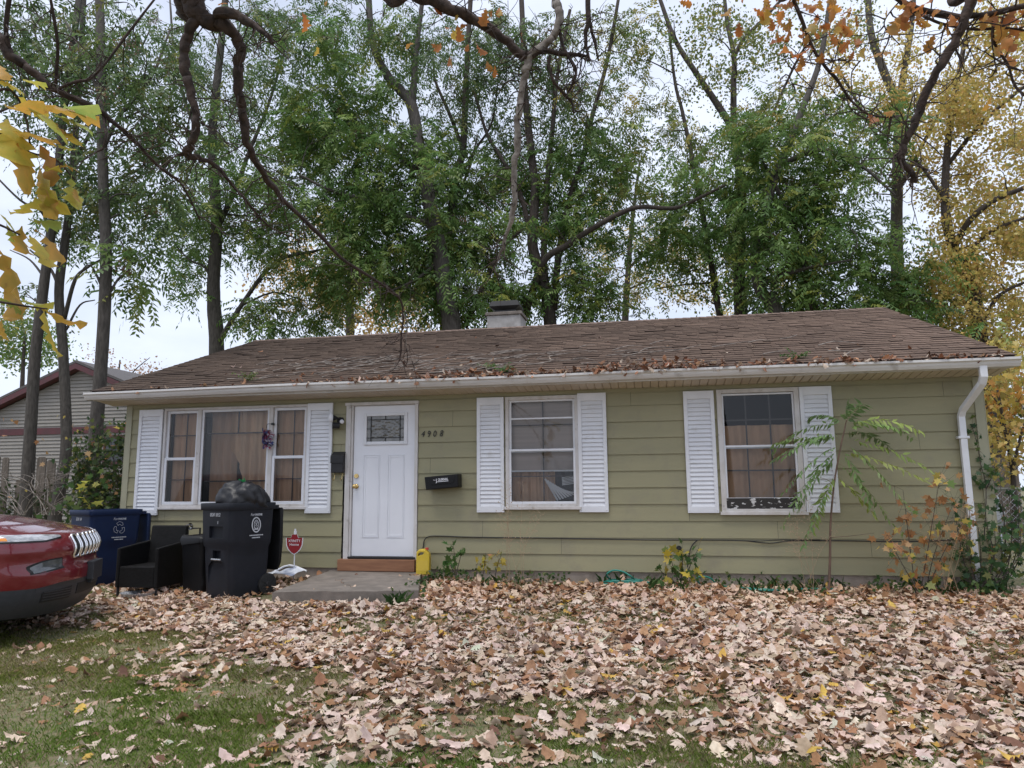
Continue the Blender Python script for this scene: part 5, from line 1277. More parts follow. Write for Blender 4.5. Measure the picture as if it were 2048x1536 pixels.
tree('maple_tree','broad yellow maple filling the right edge above the roof end',None,10.5,
 [([(1962,700,0),(1957,640,0),(1940,560,0),(1905,490,.1),(1890,400,.2),(1900,250,.4),(1930,80,.7)],.20,.06),
  ([(1905,500,.1),(1940,440,-.5),(1990,400,-.8),(2060,370,-1.1),(2150,320,-1.4)],.09,.04),([(1925,530,0),(1960,480,-.4),(2010,450,-.7),(2070,430,-.9)],.06,.03),([(1890,400,.2),(1840,330,.3),(1800,300,.5)],.05,.02),([(1895,330,.3),(1960,250,-.2),(2040,180,-.6),(2100,140,-.9)],.06,.03),([(1960,650,0),(2000,590,-.3),(2060,560,-.5)],.06,.03)],
 [(1930,300,130,120,50,YL,2),(1960,470,110,90,46,YL,2),(2010,160,110,120,34,YL,2),(1970,610,100,70,40,YL,1.8),(1860,200,90,100,20,YL,1.8),(2080,400,90,140,24,YL,1.8),(1890,560,60,50,14,YL,1.5),(1990,740,70,70,26,YL,1.3),(2020,40,100,60,14,YL,1.6)],M['bark_dark'],seed=11)
tree('maple_tree','small orange and yellow maple beyond the right front corner',None,5.5,
 [([(2030,1040,0),(2025,940,0),(2010,860,0),(1995,780,0)],.05,.02),([(2025,940,0),(2045,860,-.2),(2070,800,-.3)],.03,.012)],
 [(2010,800,50,70,10,dict(type='leaf',n=50,rad=.40,size=.13,col=pal([(.52,.27,.07),(.58,.42,.10),(.40,.33,.08)],[3,3,2]),shape='maple'),.8),(2030,900,45,50,12,dict(type='leaf',n=50,rad=.4,size=.13,col=YELLOW,shape='maple'),.7),(2000,720,40,40,6,dict(type='leaf',n=60,rad=.45,size=.12,col=YELLOW,shape='maple'),.8)],M['bark_dark'],seed=12)
# farther off
tree('tree','pale golden tree glimpsed far behind the left half of the ridge',None,20,
 [([(700,680,0),(700,600,0),(705,500,0),(715,420,0)],.2,.06),([(700,600,0),(760,540,0),(830,500,0)],.08,.03),([(700,590,0),(640,540,0),(570,510,0)],.08,.03)],
 [(600,560,90,60,22,PY,2),(740,600,110,60,28,PY,2),(830,560,60,70,14,PY,2),(660,480,80,50,10,PY,2),(800,660,60,30,8,PY,1.5)],M['bark_dark'],seed=13)
tree('tree','thin yellow tree far behind the chimney and centre trunks',None,21,
 [([(1250,680,0),(1255,560,0),(1265,440,0),(1280,320,0)],.16,.05),([(1255,540,0),(1320,470,0),(1370,420,0)],.07,.03)],
 [(1270,480,110,110,24,YL,2),(1350,560,90,70,16,YL,2),(1200,430,70,80,8,YL,2),(1480,560,100,70,14,YL,2)],M['bark_dark'],seed=14)
tree('tree','round green tree far behind the roof of the neighbour house',None,32,
 [([(40,900,0),(45,760,0),(50,660,0)],.2,.08)],
 [(45,690,75,50,30,dict(type='leaf',n=120,rad=1.1,size=.22,col=GREEN),2),(20,640,50,40,12,dict(type='leaf',n=120,rad=1.1,size=.22,col=OLIVE),2)],M['bark_dark'],seed=15)
tree('tree','pinkish nearly bare tree far behind the neighbour house gable',None,34,
 [([(235,900,0),(235,780,0),(240,720,0)],.12,.05),([(235,790,0),(215,740,0),(200,715,0)],.06,.02),([(236,780,0),(270,740,0),(300,715,0)],.06,.02)],
 [(210,730,30,30,9,dict(type='leaf',n=40,rad=.8,size=.17,col=pal([(.52,.36,.26),(.46,.30,.2)],[1,1])),1),(265,745,50,25,12,dict(type='leaf',n=40,rad=.8,size=.17,col=pal([(.52,.36,.26),(.46,.30,.2)],[1,1])),1)],M['bark'],seed=16)
tree('tree','dark leafy tree in the back yard beyond the brown fence',None,16,
 [([(2000,1000,0),(2005,860,0),(2015,740,0)],.15,.06)],
 [(2000,780,70,70,22,dict(type='leaf',n=110,rad=.8,size=.13,col=pal([(.05,.07,.025),(.16,.15,.04),(.3,.22,.05)],[3,3,2])),1.6),(2070,850,60,80,10,dict(type='leaf',n=110,rad=.8,size=.13,col=OLIVE),1.6),(1950,740,50,40,6,dict(type='leaf',n=90,rad=.8,size=.13,col=YELLOW),1.6)],M['bark_dark'],seed=17)
# ------------------------------------------------------------------ lobed oak leaf
_sp=np.linspace(0,1,10); _hw=np.array([.015,.05,.19,.11,.33,.17,.40,.24,.30,.03])
OAKF=[]
for i in range(9):
    OAKF+= [(i,i+1,10+i+1,10+i),(i+1,i,20+i,20+i+1)]
OAKF=np.array(OAKF)
def oak_leaf(Pc,dirs,size,r,c,curl=.35,jit=.35):
    """curled lobed leaves; dirs = way the leaf blade points"""
    N=len(Pc); d,s,u=rotframe(dirs); ro=r.uniform(-jit,jit,N)[:,None]*PI; s2=s*np.cos(ro)+u*np.sin(ro); n3=np.cross(d,s2)
    sz=(size*(.55+.85*r.rand(N)**1.3))[:,None,None]
    asym=r.uniform(.85,1.15,(N,10)); hwL=_hw*asym; hwR=_hw*r.uniform(.85,1.15,(N,10))
    cb=r.uniform(-1,1,N)[:,None]*curl; cc=r.uniform(.1,1,N)[:,None]*curl*1.5
    lift=cb*((_sp-.4)**2)[None]*2.2
    def pt(side,lat,h): return Pc[:,None]+d[:,None]*(sz*(_sp[None,:,None]+.0*h[...,None]))+s2[:,None]*(sz*(side*lat)[...,None])+n3[:,None]*(sz*h[...,None])
    wv=r.normal(0,.035,(N,10))
    S0=pt(0,hwL*0,lift); Lf=pt(1,hwL*(1-.25*cc),lift+cc*hwL+wv); Rt=pt(-1,hwR*(1-.25*cc),lift+cc*hwR*r.uniform(.3,1.2,(N,1))-wv)
    V=np.concatenate([S0,Lf,Rt],1)
    F=(np.arange(N)[:,None,None]*30+OAKF[None]).reshape(-1,4)
    C=np.repeat(c,30,0)*np.tile(np.concatenate([np.full(10,.86),np.linspace(.95,1.08,10),np.linspace(1.0,.96,10)]),N)[:,None]
    return V.reshape(-1,3),F,C
LITTER=pal([(.735,.61,.52),(.655,.515,.425),(.51,.38,.28),(.33,.18,.10),(.42,.24,.135),(.19,.105,.068),(.60,.40,.10),(.58,.60,.48)],[8,6,4.5,3,2.6,2.0,.4,.2],.16)
LITTER_R=pal([(.42,.31,.25),(.30,.16,.10),(.22,.10,.055),(.13,.07,.045),(.36,.20,.12)],[2,4,4,3,3],.2)
def cover(x,y):
    n=vn(x*1.1+3,y*1.5,21)*.6+vn(x*2.9,y*3.7,22)*.4
    n2=vn(x*.55,y*.8,25)
    c=1.06+.30*np.minimum(0,y+3.6)+.40*np.minimum(0,x+2.3)*(y<-3.0)+1.7*(n-.52)+.6*(n2-.5)
    far=np.clip((y+3.2)/1.2,0,1)
    c=np.maximum(c,(.80+.9*(n-.40))*far*(np.clip((x+5.6)/1.5,0,1)))
    c=np.where((x<-3.0)&(y<-3.9),np.minimum(c,.30+1.5*np.clip(n-.46,0,1)),c)
    return np.clip(c,.10,1)
def free(x,y):   # where litter can lie: not on the slab, not in the house
    on=((x>-4.40+.14*y)&(x<-2.80+.12*(-1.5-y)*0)&(y>-1.60))
    return (~on)&(y<-.03)
def fallen_leaves():
    r=RS(31); n=120000
    y=-7.3+7.28*r.rand(n)**.9; x=r.uniform(-9.5,6.5,n)
    k=(r.rand(n)<.05+.58*cover(x,y)**2.1*np.where(y<-.25,1,.4))&free(x,y)
    x,y=x[k],y[k]
    # only the part of the yard in front of the camera
    Z=(x)*_fw[0]+(y-CP[1])*_fw[1]; X=x*_rt[0]+(y-CP[1])*_rt[1]; k=(np.abs(X)<Z*.86+.6)&(Z>2.6); x,y,Z=x[k],y[k],Z[k]
    cv=cover(x,y); N=len(x)
    z=G(x,y)+r.rand(N)**1.6*.050*np.clip(cv*1.4-.25,.12,1)+.006
    a=r.rand(N)*2*PI; d=np.stack([np.cos(a),np.sin(a),r.normal(0,.19,N)],1)
    c=LITTER(N,r); pale=vn(x*.8,y*.9,40)[:,None]; c=c*(.92+.2*pale)
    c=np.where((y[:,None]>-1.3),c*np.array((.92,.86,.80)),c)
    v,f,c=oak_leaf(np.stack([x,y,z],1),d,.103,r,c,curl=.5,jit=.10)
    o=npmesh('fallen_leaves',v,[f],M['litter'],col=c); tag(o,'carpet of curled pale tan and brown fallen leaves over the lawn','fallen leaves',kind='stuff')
    # few strays on the slab
    m=34; x=r.uniform(-4.6,-2.85,m); y=np.where(r.rand(m)<.6,r.uniform(-1.5,-1.15,m),r.uniform(-1.4,-.1,m)); k=(r.rand(m)<.55); x,y=x[k],y[k]
    z=-.035+(-y)*-.028+.004; a=r.rand(len(x))*6.3; d=np.stack([np.cos(a),np.sin(a),0*a],1)
    v,f,c=oak_leaf(np.stack([x,y,z],1),d,.10,r,LITTER(len(x),r),.4,.1); q=npmesh('stray_leaves',v,[f],M['litter'],col=c); tag(q,'few stray dry leaves lying on the concrete stoop','fallen leaves',kind='stuff')
fallen_leaves()
def grass():
    r=RS(41); n=1100000
    y=-7.0+6.9*r.rand(n); x=r.uniform(-8.5,5.5,n)
    Z=(x)*_fw[0]+(y-CP[1])*_fw[1]; X=x*_rt[0]+(y-CP[1])*_rt[1]
    cv=cover(x,y); den=np.clip(1.20-cv,.10,1)*np.clip(1.25-Z/9.,.25,1)
    bare=np.clip((vn(x*1.6+7,y*2.2,51)*.65+vn(x*5,y*6,52)*.35-.33)*4.5,.26,1)
    k=(np.abs(X)<Z*.80+.3)&(Z>2.8)&free(x,y)&(r.rand(n)<den*bare)
    x,y,Z,cv=x[k],y[k],Z[k],cv[k]; N=len(x); z=G(x,y)
    h=r.uniform(.014,.038,N)*(.75+.5*vn(x*2,y*2,53)); a=r.rand(N)*6.28; ln=r.uniform(.25,1.15,N)
    w_=.0016+.0009*r.rand(N)
    B=np.stack([x,y,z-.004],1); tip=B+np.stack([np.cos(a)*ln*h,np.sin(a)*ln*h,h],1); mid=B+np.stack([np.cos(a)*ln*h*.3,np.sin(a)*ln*h*.3,h*.62],1)
    sd=np.stack([-np.sin(a),np.cos(a),0*a],1)*w_[:,None]
    V=np.stack([B-sd,B+sd,mid+sd*.8,tip,mid-sd*.8],1).reshape(-1,3); F=np.arange(N*5).reshape(-1,5)
    dry=vn(x*1.4,y*1.7,54); gsel=r.rand(N)<np.clip(dry*1.1-.22,.08,.85)
    lush=np.clip((y+4.6)*-.4+.0*x+vn(x*.9,y*.9,58)-.2,0,1)[:,None]
    c=np.where(gsel[:,None],np.array([[.42,.355,.21]]),np.array([[.27,.30,.085]])*(1-lush)+np.array([[.215,.34,.075]])*lush)*r.uniform(.7,1.3,(N,1))
    o=npmesh('grass',V,[F],M['grass'],col=np.repeat(c,5,0)); tag(o,'short patchy green and straw grass showing between the leaves','grass',kind='stuff')
grass()
def roof_debris():
    r=RS(61); P=[];dd=[];sz=[]
    def put(x,s,h,size,n=1):
        P.append(rp3(x,s,h)); a=r.rand()*6.3; dd.append((math.cos(a),math.sin(a)*.8,.5*r.randn())); sz.append(size)
    for x0,x1,n,hh in ((-5.0,-3.2,60,.04),(-3.9,-2.6,80,.06),(-2.6,-1.4,120,.07),(-1.4,-.6,70,.05),(-.7,.7,250,.11),(.7,1.6,60,.05),(1.6,3.0,70,.05),(3.0,3.9,40,.04),(-7.8,-5,30,.015),(1.9,2.5,30,.06)):
        for _ in range(n): put(r.uniform(x0,x1),r.uniform(-.12,.06),.0+r.rand()**1.5*hh,.075)
    for x0,x1,n in ((-4.9,-1.6,34),(-7.2,-4.5,14),(-1.5,3.5,18)):
        for _ in range(n): put(r.uniform(x0,x1),r.uniform(.1,2.6)**1.0*.6 if r.rand()<.7 else r.uniform(.3,3.6),.03,.085)
    P=np.array(P); dd=np.array(dd); N=len(P)
    pc=LITTER_R(N,r)*r.uniform(.7,1.4,(N,1)); pk=r.rand(N)<.10; pc[pk]=np.array((.62,.52,.43))
    v,f,c=oak_leaf(P,dd,.078,r,pc,.6,.25)
    o=npmesh('roof_leaves',v,[f],M['litter'],col=c); tag(o,'brown dead leaves heaped in the white gutter and strewn over the shingles','fallen leaves',kind='stuff')
    b=MB()
    for _ in range(150):
        x=r.uniform(-6.2,-1.4) if r.rand()<.85 else r.uniform(-1.4,2.4); s=r.uniform(.15,1.7); L_=r.uniform(.12,.6); a=r.uniform(-.6,.6); q=rp3(x,s,.035); e=rp3(x+L_*math.cos(a),s+L_*math.sin(a),.03+.06*r.rand()); mm=rp3(x+L_*.5*math.cos(a),s+L_*.5*math.sin(a)+.04*r.randn(),.04+.03*r.rand())
        b.tube([q,mm,e],[.008,.003],4,2)
    o=b.build('roof_twigs',M['deadwood']); tag(o,'loose grey twigs lying across the left half of the shingle roof','twigs',kind='stuff')
roof_debris()

# ------------------------------------------------------------------ plants by the house
def sapling():
    r=RS(71); base=ong(1660,1172); Y=-.40; t=thing('sapling','slender young tree with long feathery green fronds in front of the right hand window','sapling',(at(1660,1172,Y)[0],Y,-.2))
    st=[at(1657,1195,Y),at(1660,1120,Y),at(1661,1050,Y),at(1668,970,Y),at(1680,900,Y),at(1690,855,Y),at(1693,840,Y)]
    b=MB(); b.tube(st,[.017,.014,.012,.010,.009,.007,.005],8,4); b.tube([at(1668,970,Y),at(1655,960,Y-.1),at(1640,955,Y-.2)],[.004,.002],4,3); b.tube([at(1661,1075,Y),at(1700,1072,Y+.05),at(1748,1066,Y+.1)],[.004,.002],4,3)
    b.build('stem',mat('sapling_bark',(.17,.105,.075),.7,(.11,.07,.05),9),t,smooth=True)
    F=[(1680,898,-.85,-.45,.8,.45),(1679,902,.85,-.15,1.0,.55),(1670,950,.75,-.6,.6,.35),(1668,965,-.7,-.65,.7,.3),(1690,848,.15,.8,.5,.9),(1690,846,.9,.25,.9,.5),(1684,876,-1,.18,.85,.5),(1687,866,.6,.2,.7,.9),(1690,850,-1,.28,.95,.55),(1690,852,1,.42,.95,.60),(1686,872,-1,.02,.95,.5),(1684,880,1,-.02,1.15,.40),(1682,890,-.9,-.25,.90,.45),(1678,905,-.7,-.6,.75,.4),(1690,848,.3,.6,.50,.8),(1690,848,-.55,.55,.60,.8),(1684,885,.65,-.45,.85,.5),(1676,915,-.9,-.50,.85,.3),(1675,925,.8,-.55,.75,.35),(1686,870,-.8,.15,.8,.7),(1688,858,.8,.30,.75,.7),(1672,945,-.6,-.8,.65,.3),(1680,895,.5,-.85,.7,.3)]
    B=[];D=[];Ls=[]
    for px,py,dx,dz,l,dr in F:
        B.append(at(px,py,Y)); D.append((dx,r.uniform(-.45,.25),dz)); Ls.append(l*.86)
    B=np.array(B);D=np.array(D);Ls=np.array(Ls)
    cf=pal([(.19,.29,.115),(.235,.34,.12),(.32,.40,.11)],[4,3,1.5])
    v,f,c=fronds(B,D,Ls,16,.118,.034,.42,r,cf,stem=True)
    npmesh('leaves',v,[f],M['leaf'],t,col=c)
sapling()
def leafy(name,label,cat,stems,leafsets,loc,bark=None,group=None,shape='maple',seed=0,srad=(.006,.002),gpart='leaves'):
    """stems: lists of 3-D points; leafsets: (n, size, pal, spread, tmin) leaves scattered along the stems"""
    r=RS(seed); t=thing(name,label,cat,loc,0,group); b=MB(); pts=[];
    for s in stems:
        P,R=crom(np.array(s,float),np.linspace(srad[0],srad[1],len(s)),5); b.tube(P,R,5); pts.append(P)
    acc=[[],[],[],0]
    for n,size,cf,spread,tmin in leafsets:
        Q=[]
        for _ in range(n):
            P=pts[r.randint(len(pts))]; i=int(len(P)*(tmin+(1-tmin)*r.rand())); i=min(i,len(P)-1); q=P[i]+r.normal(0,spread,3); Q.append(q)
            if shape=='maple': b.tube([P[i],q],.0012,3)
        v,f,c=leaves(np.array(Q),size,r,cf,shape,.35); acc[0].append(v);acc[1].append(f+acc[3]);acc[2].append(c);acc[3]+=len(v)
    b.build('stem',bark or M['bark_dark'],t); npmesh(gpart,np.vstack(acc[0]),[np.vstack(acc[1])],M['leaf'],t,col=np.vstack(acc[2])); return t
def W(px,py,Y): return tuple(at(px,py,Y))
RUST=pal([(.48,.26,.12),(.42,.21,.09),(.55,.35,.17),(.58,.45,.12)],[4,3,3,2])
leafy('shrub','upright shrub with rusty orange leaves beside the white downspout','shrub',
  [[W(1832,1190,-.5),W(1818,1080,-.5),W(1806,980,-.45)],[W(1840,1190,-.5),W(1862,1060,-.5),W(1880,955,-.5)],[W(1850,1190,-.4),W(1868,1110,-.4),W(1905,1010,-.4)],[W(1850,1190,-.5),W(1890,1100,-.5),W(1930,1040,-.5)],[W(1840,1190,-.6),W(1800,1120,-.6),W(1775,1070,-.6)]],
  [(150,.095,RUST,.085,.25),(12,.10,GREEN,.08,.1)],W(1840,1190,-.5),seed=5)
leafy('seedling','small green maple seedling just right of the yellow jug','seedling',
  [[W(912,1172,-.35),W(910,1120,-.35),W(905,1082,-.35)],[W(912,1150,-.35),W(922,1110,-.35),W(926,1095,-.35)],[W(911,1150,-.35),W(900,1130,-.35),W(890,1122,-.35)]],[(26,.10,pal([(.07,.16,.045),(.10,.19,.05)],[1,1]),.035,.5)],W(912,1172,-.35),seed=6)
leafy('seedling','spindly yellow leaved seedling between the jug and the green hose','seedling',
  [[W(962,1180,-.4),W(968,1135,-.4),W(972,1105,-.4)],[W(955,1180,-.4),W(952,1130,-.4)],[W(985,1180,-.4),W(995,1130,-.4),W(1003,1110,-.4)]],[(22,.09,pal([(.50,.42,.08),(.42,.36,.09),(.2,.22,.05)],[3,2,1]),.04,.5),(5,.08,RUST,.05,.6)],W(962,1180,-.4),seed=7)
leafy('shrub','low clump of green and yellow maple leaves over the coiled hose','shrub',
  [[W(1360,1172,-.4),W(1345,1130,-.4),W(1340,1100,-.4)],[W(1362,1172,-.4),W(1365,1120,-.4),W(1362,1095,-.4)],[W(1365,1172,-.4),W(1385,1120,-.4),W(1398,1095,-.4)],[W(1360,1172,-.45),W(1330,1150,-.45),W(1315,1135,-.45)],[W(1366,1172,-.45),W(1385,1140,-.45)]],[(42,.105,pal([(.06,.13,.04),(.09,.16,.05),(.15,.19,.05)],[3,3,1]),.055,.1),(24,.11,pal([(.55,.44,.06),(.48,.40,.08)],[1,1]),.05,.35)],W(1360,1172,-.4),seed=8)
DKG=pal([(.05,.11,.045),(.08,.15,.055),(.13,.20,.06),(.2,.21,.07)],[4,5,2,.8])
r_=RS(15)
leafy('bush','dense dark green bush at the foot of the right house corner','bush',
  [[W(1965+r_.randint(-15,15),1205,-.3),W(1925+k*14+r_.randint(-10,10),1120,-.35+.3*r_.rand()),W(1905+k*17,1015+r_.randint(-20,50),-.45+.5*r_.rand())] for k in range(9)]+[[W(1990,1205,.1),W(2010+k*12,1100,.1),W(2000+k*18,960+15*k,.2)] for k in range(4)],
  [(430,.085,DKG,.085,.12),(24,.09,RUST,.1,.3)],W(1970,1205,-.3),seed=9,srad=(.008,.003))
leafy('vine','thin green vine climbing the right corner board','vine',
  [[W(1968,1080,-.07),W(1972,980,-.07),W(1962,930,-.07),W(1952,880,-.07),W(1944,852,-.07)],[W(1972,980,-.07),W(1985,950,-.07),W(1990,925,-.05)]],[(70,.075,DKG,.05,.1)],W(1968,1080,-.07),seed=10)
leafy('shrub','broad leafy green shrub beside the left house corner behind the blue bin','shrub',
  [[W(170+10*k+r_.randint(-8,8),1050,.8),W(165+14*k,980,.8+.3*r_.rand()),W(150+15*k+r_.randint(-10,10),900+r_.randint(-15,30)-(8*k),.8+.5*r_.rand())] for k in range(8)],
  [(1900,.085,pal([(.04,.08,.028),(.065,.11,.033),(.12,.15,.04),(.2,.2,.05)],[4,4,2,.8]),.13,.05),(30,.11,RUST,.13,.4)],W(200,1050,.8),seed=11,srad=(.01,.003))
leafy('shrub','sparse weed with large yellow green leaves behind the red car bonnet','shrub',
  [[W(120,1040,-.2),W(125,1000,-.2),W(130,1005,-.2)],[W(140,1040,-.2),W(165,985,-.2),W(188,975,-.2)],[W(150,1040,-.2),W(180,1005,-.2)]],[(7,.19,pal([(.55,.52,.10),(.45,.45,.10)],[1,1]),.05,.5),(36,.11,pal([(.07,.13,.04),(.12,.17,.05)],[1,1]),.10,.1)],W(140,1040,-.2),seed=12)
leafy('shrub','dark low tangle of ivy along the foot of the board fence','shrub',
  [[W(-60+26*k,1050,4.3),W(-60+26*k+r_.randint(-8,8),1015,4.3),W(-60+26*k+r_.randint(-12,12),985+r_.randint(-15,12),4.3+.2*r_.rand())] for k in range(9)],
  [(900,.085,pal([(.035,.06,.025),(.06,.09,.03),(.10,.12,.04)],[4,3,1.2]),.13,.05)],W(40,1050,4.3),seed=21,srad=(.008,.003))
# leafless twiggy shrub in front of the picket fence
def twiggy():
    r=RS(81); t=thing('bare_shrub','leafless tangle of thin pale twigs before the neighbour house wall','shrub',W(90,1030,2.6)); b=MB()
    for k in range(26):
        p=at(90+r.uniform(-60,60),1030,2.6+r.uniform(-.3,.3)); d=np.array((r.normal(0,.7),r.normal(0,.3),1.0)); pts=[p]
        for s in range(6):
            d=d+np.array((r.normal(0,.35),r.normal(0,.2),-.16)); p=p+d*.30; pts.append(p)
            if s>1:
                e=p+np.array((r.normal(0,.3),r.normal(0,.15),r.normal(0,.15))); b.tube([p,(p+e)/2+r.normal(0,.03,3),e],[.004,.002],3)
        b.tube(pts,[.009,.003],4,3)
    b.build('stem',M['deadwood'],t)
    Q=np.array([at(r.uniform(0,240),r.uniform(820,1000),2.4) for _ in range(26)]); v,f,c=leaves(Q,.09,r,RUST,'maple'); npmesh('leaves',v,[f],M['leaf'],t,col=c)
twiggy()
def weeds():
    r=RS(91); b=MB(); k=0; STR=mat('dry_stalk',(.40,.29,.19),.8)
    for lab,px,top,Y,n in (('dry seed stalks standing below the middle window',1030,960,-.30,7),('dry seed stalks just left of the sapling stem',1628,1000,-.45,5),('dry seed stalks around the downspout foot',1905,985,-.45,6)):
        t=thing('dry_weed',lab,'weed',W(px,1175,Y),0,'dry weeds along the foundation'); b=MB()
        for q in range(n):
            p=at(px+r.uniform(-18,18),1180,Y+r.uniform(-.1,.1)); e=at(px+r.uniform(-55,55),top+r.uniform(0,70),Y+r.uniform(-.1,.1)); m=(p+e)/2+np.array((r.normal(0,.03),0,.05))
            P,_=crom(np.array([p,m,e]),np.ones(3),6); b.tube(P,[.0028,.001],3)
            for i in range(5,len(P)):
                for _ in range(3):
                    g=P[i]+np.array((r.normal(0,.06),r.normal(0,.03),r.uniform(0,.07))); b.tube([P[i],g],.0009,3); b.ball(g,.006,4,3)
        b.build('stalk',STR,t)
    n=1500; x=r.uniform(-2.95,3.9,n); y=-.05-.55*r.rand(n)**1.7; k=vn(x*2.3,y*3,77)>np.where(x<-1.6,.34,.50); x,y=x[k],y[k]
    e=90; ex=r.uniform(-2.95,-2.55,e); ey=r.uniform(-1.6,-.1,e); x=np.concatenate([x,ex]); y=np.concatenate([y,ey]); N=len(x); z=G(x,y)+r.rand(N)**1.5*.16
    v,f,c=leaves(np.stack([x,y,z],1),.05,r,pal([(.05,.11,.035),(.09,.15,.045),(.17,.2,.06)],[3,3,1]),'maple',.1)
    m=500; gx=np.concatenate([np.full(60,at(795,1194,-1.62)[0])+.05*r.randn(60),r.uniform(-2.9,3.9,m)]); gy=np.concatenate([np.full(60,-1.64)+.03*r.randn(60),-.05-.6*r.rand(m)**1.5]); kk=np.concatenate([np.ones(60,bool),vn(gx[60:]*2,gy[60:]*2,79)>.5]); gx,gy=gx[kk],gy[kk]; N2=len(gx)
    h=r.uniform(.06,.17,N2); a=r.rand(N2)*6.28; B=np.stack([gx,gy,G(gx,gy)],1); sd=np.stack([-np.sin(a),np.cos(a),0*a],1)*.004; tip=B+np.stack([np.cos(a)*h*.7,np.sin(a)*h*.7,h],1); mid=B+np.stack([np.cos(a)*h*.2,np.sin(a)*h*.2,h*.65],1)
    gv=np.stack([B-sd,B+sd,mid+sd,tip,mid-sd],1).reshape(-1,3); gf=np.arange(N2*5).reshape(-1,5)+len(v)
    o=npmesh('ground_cover',np.vstack([v,gv]),[f,gf],M['leaf'],col=np.vstack([c,np.repeat(pal([(.07,.15,.05),(.10,.19,.06)],[1,1])(N2,r),5,0)])); tag(o,'low green weeds and grass along the foundation','weeds',kind='stuff')
    # tufts growing out of the roof and gutter
    for lab,px,py,s in (('green weed sprouting on the shingles above the door',980,735,.35),('small green weed growing in the gutter near the roof middle',1015,740,.1),('thin green weed on the right part of the roof edge',1590,706,.25),('green weed tuft at the left gutter',500,752,.25)):
        P=at(px,py,-.1); q=np.array(rp3(P[0],s,.02)); t=thing('roof_weed',lab,'weed',tuple(q),0,'weeds growing on the roof'); 
        k=9; a=r.rand(k)*6.28; D=np.stack([np.cos(a),np.sin(a)*.6,r.uniform(.4,1.2,k)],1); v,f,c=fronds(np.tile(q,(k,1)),D,r.uniform(.12,.26,k),5,.05,.02,.3,r,pal([(.08,.17,.05),(.13,.2,.06)],[1,1]),True); npmesh('leaves',v,[f],M['leaf'],t,col=c)
weeds()

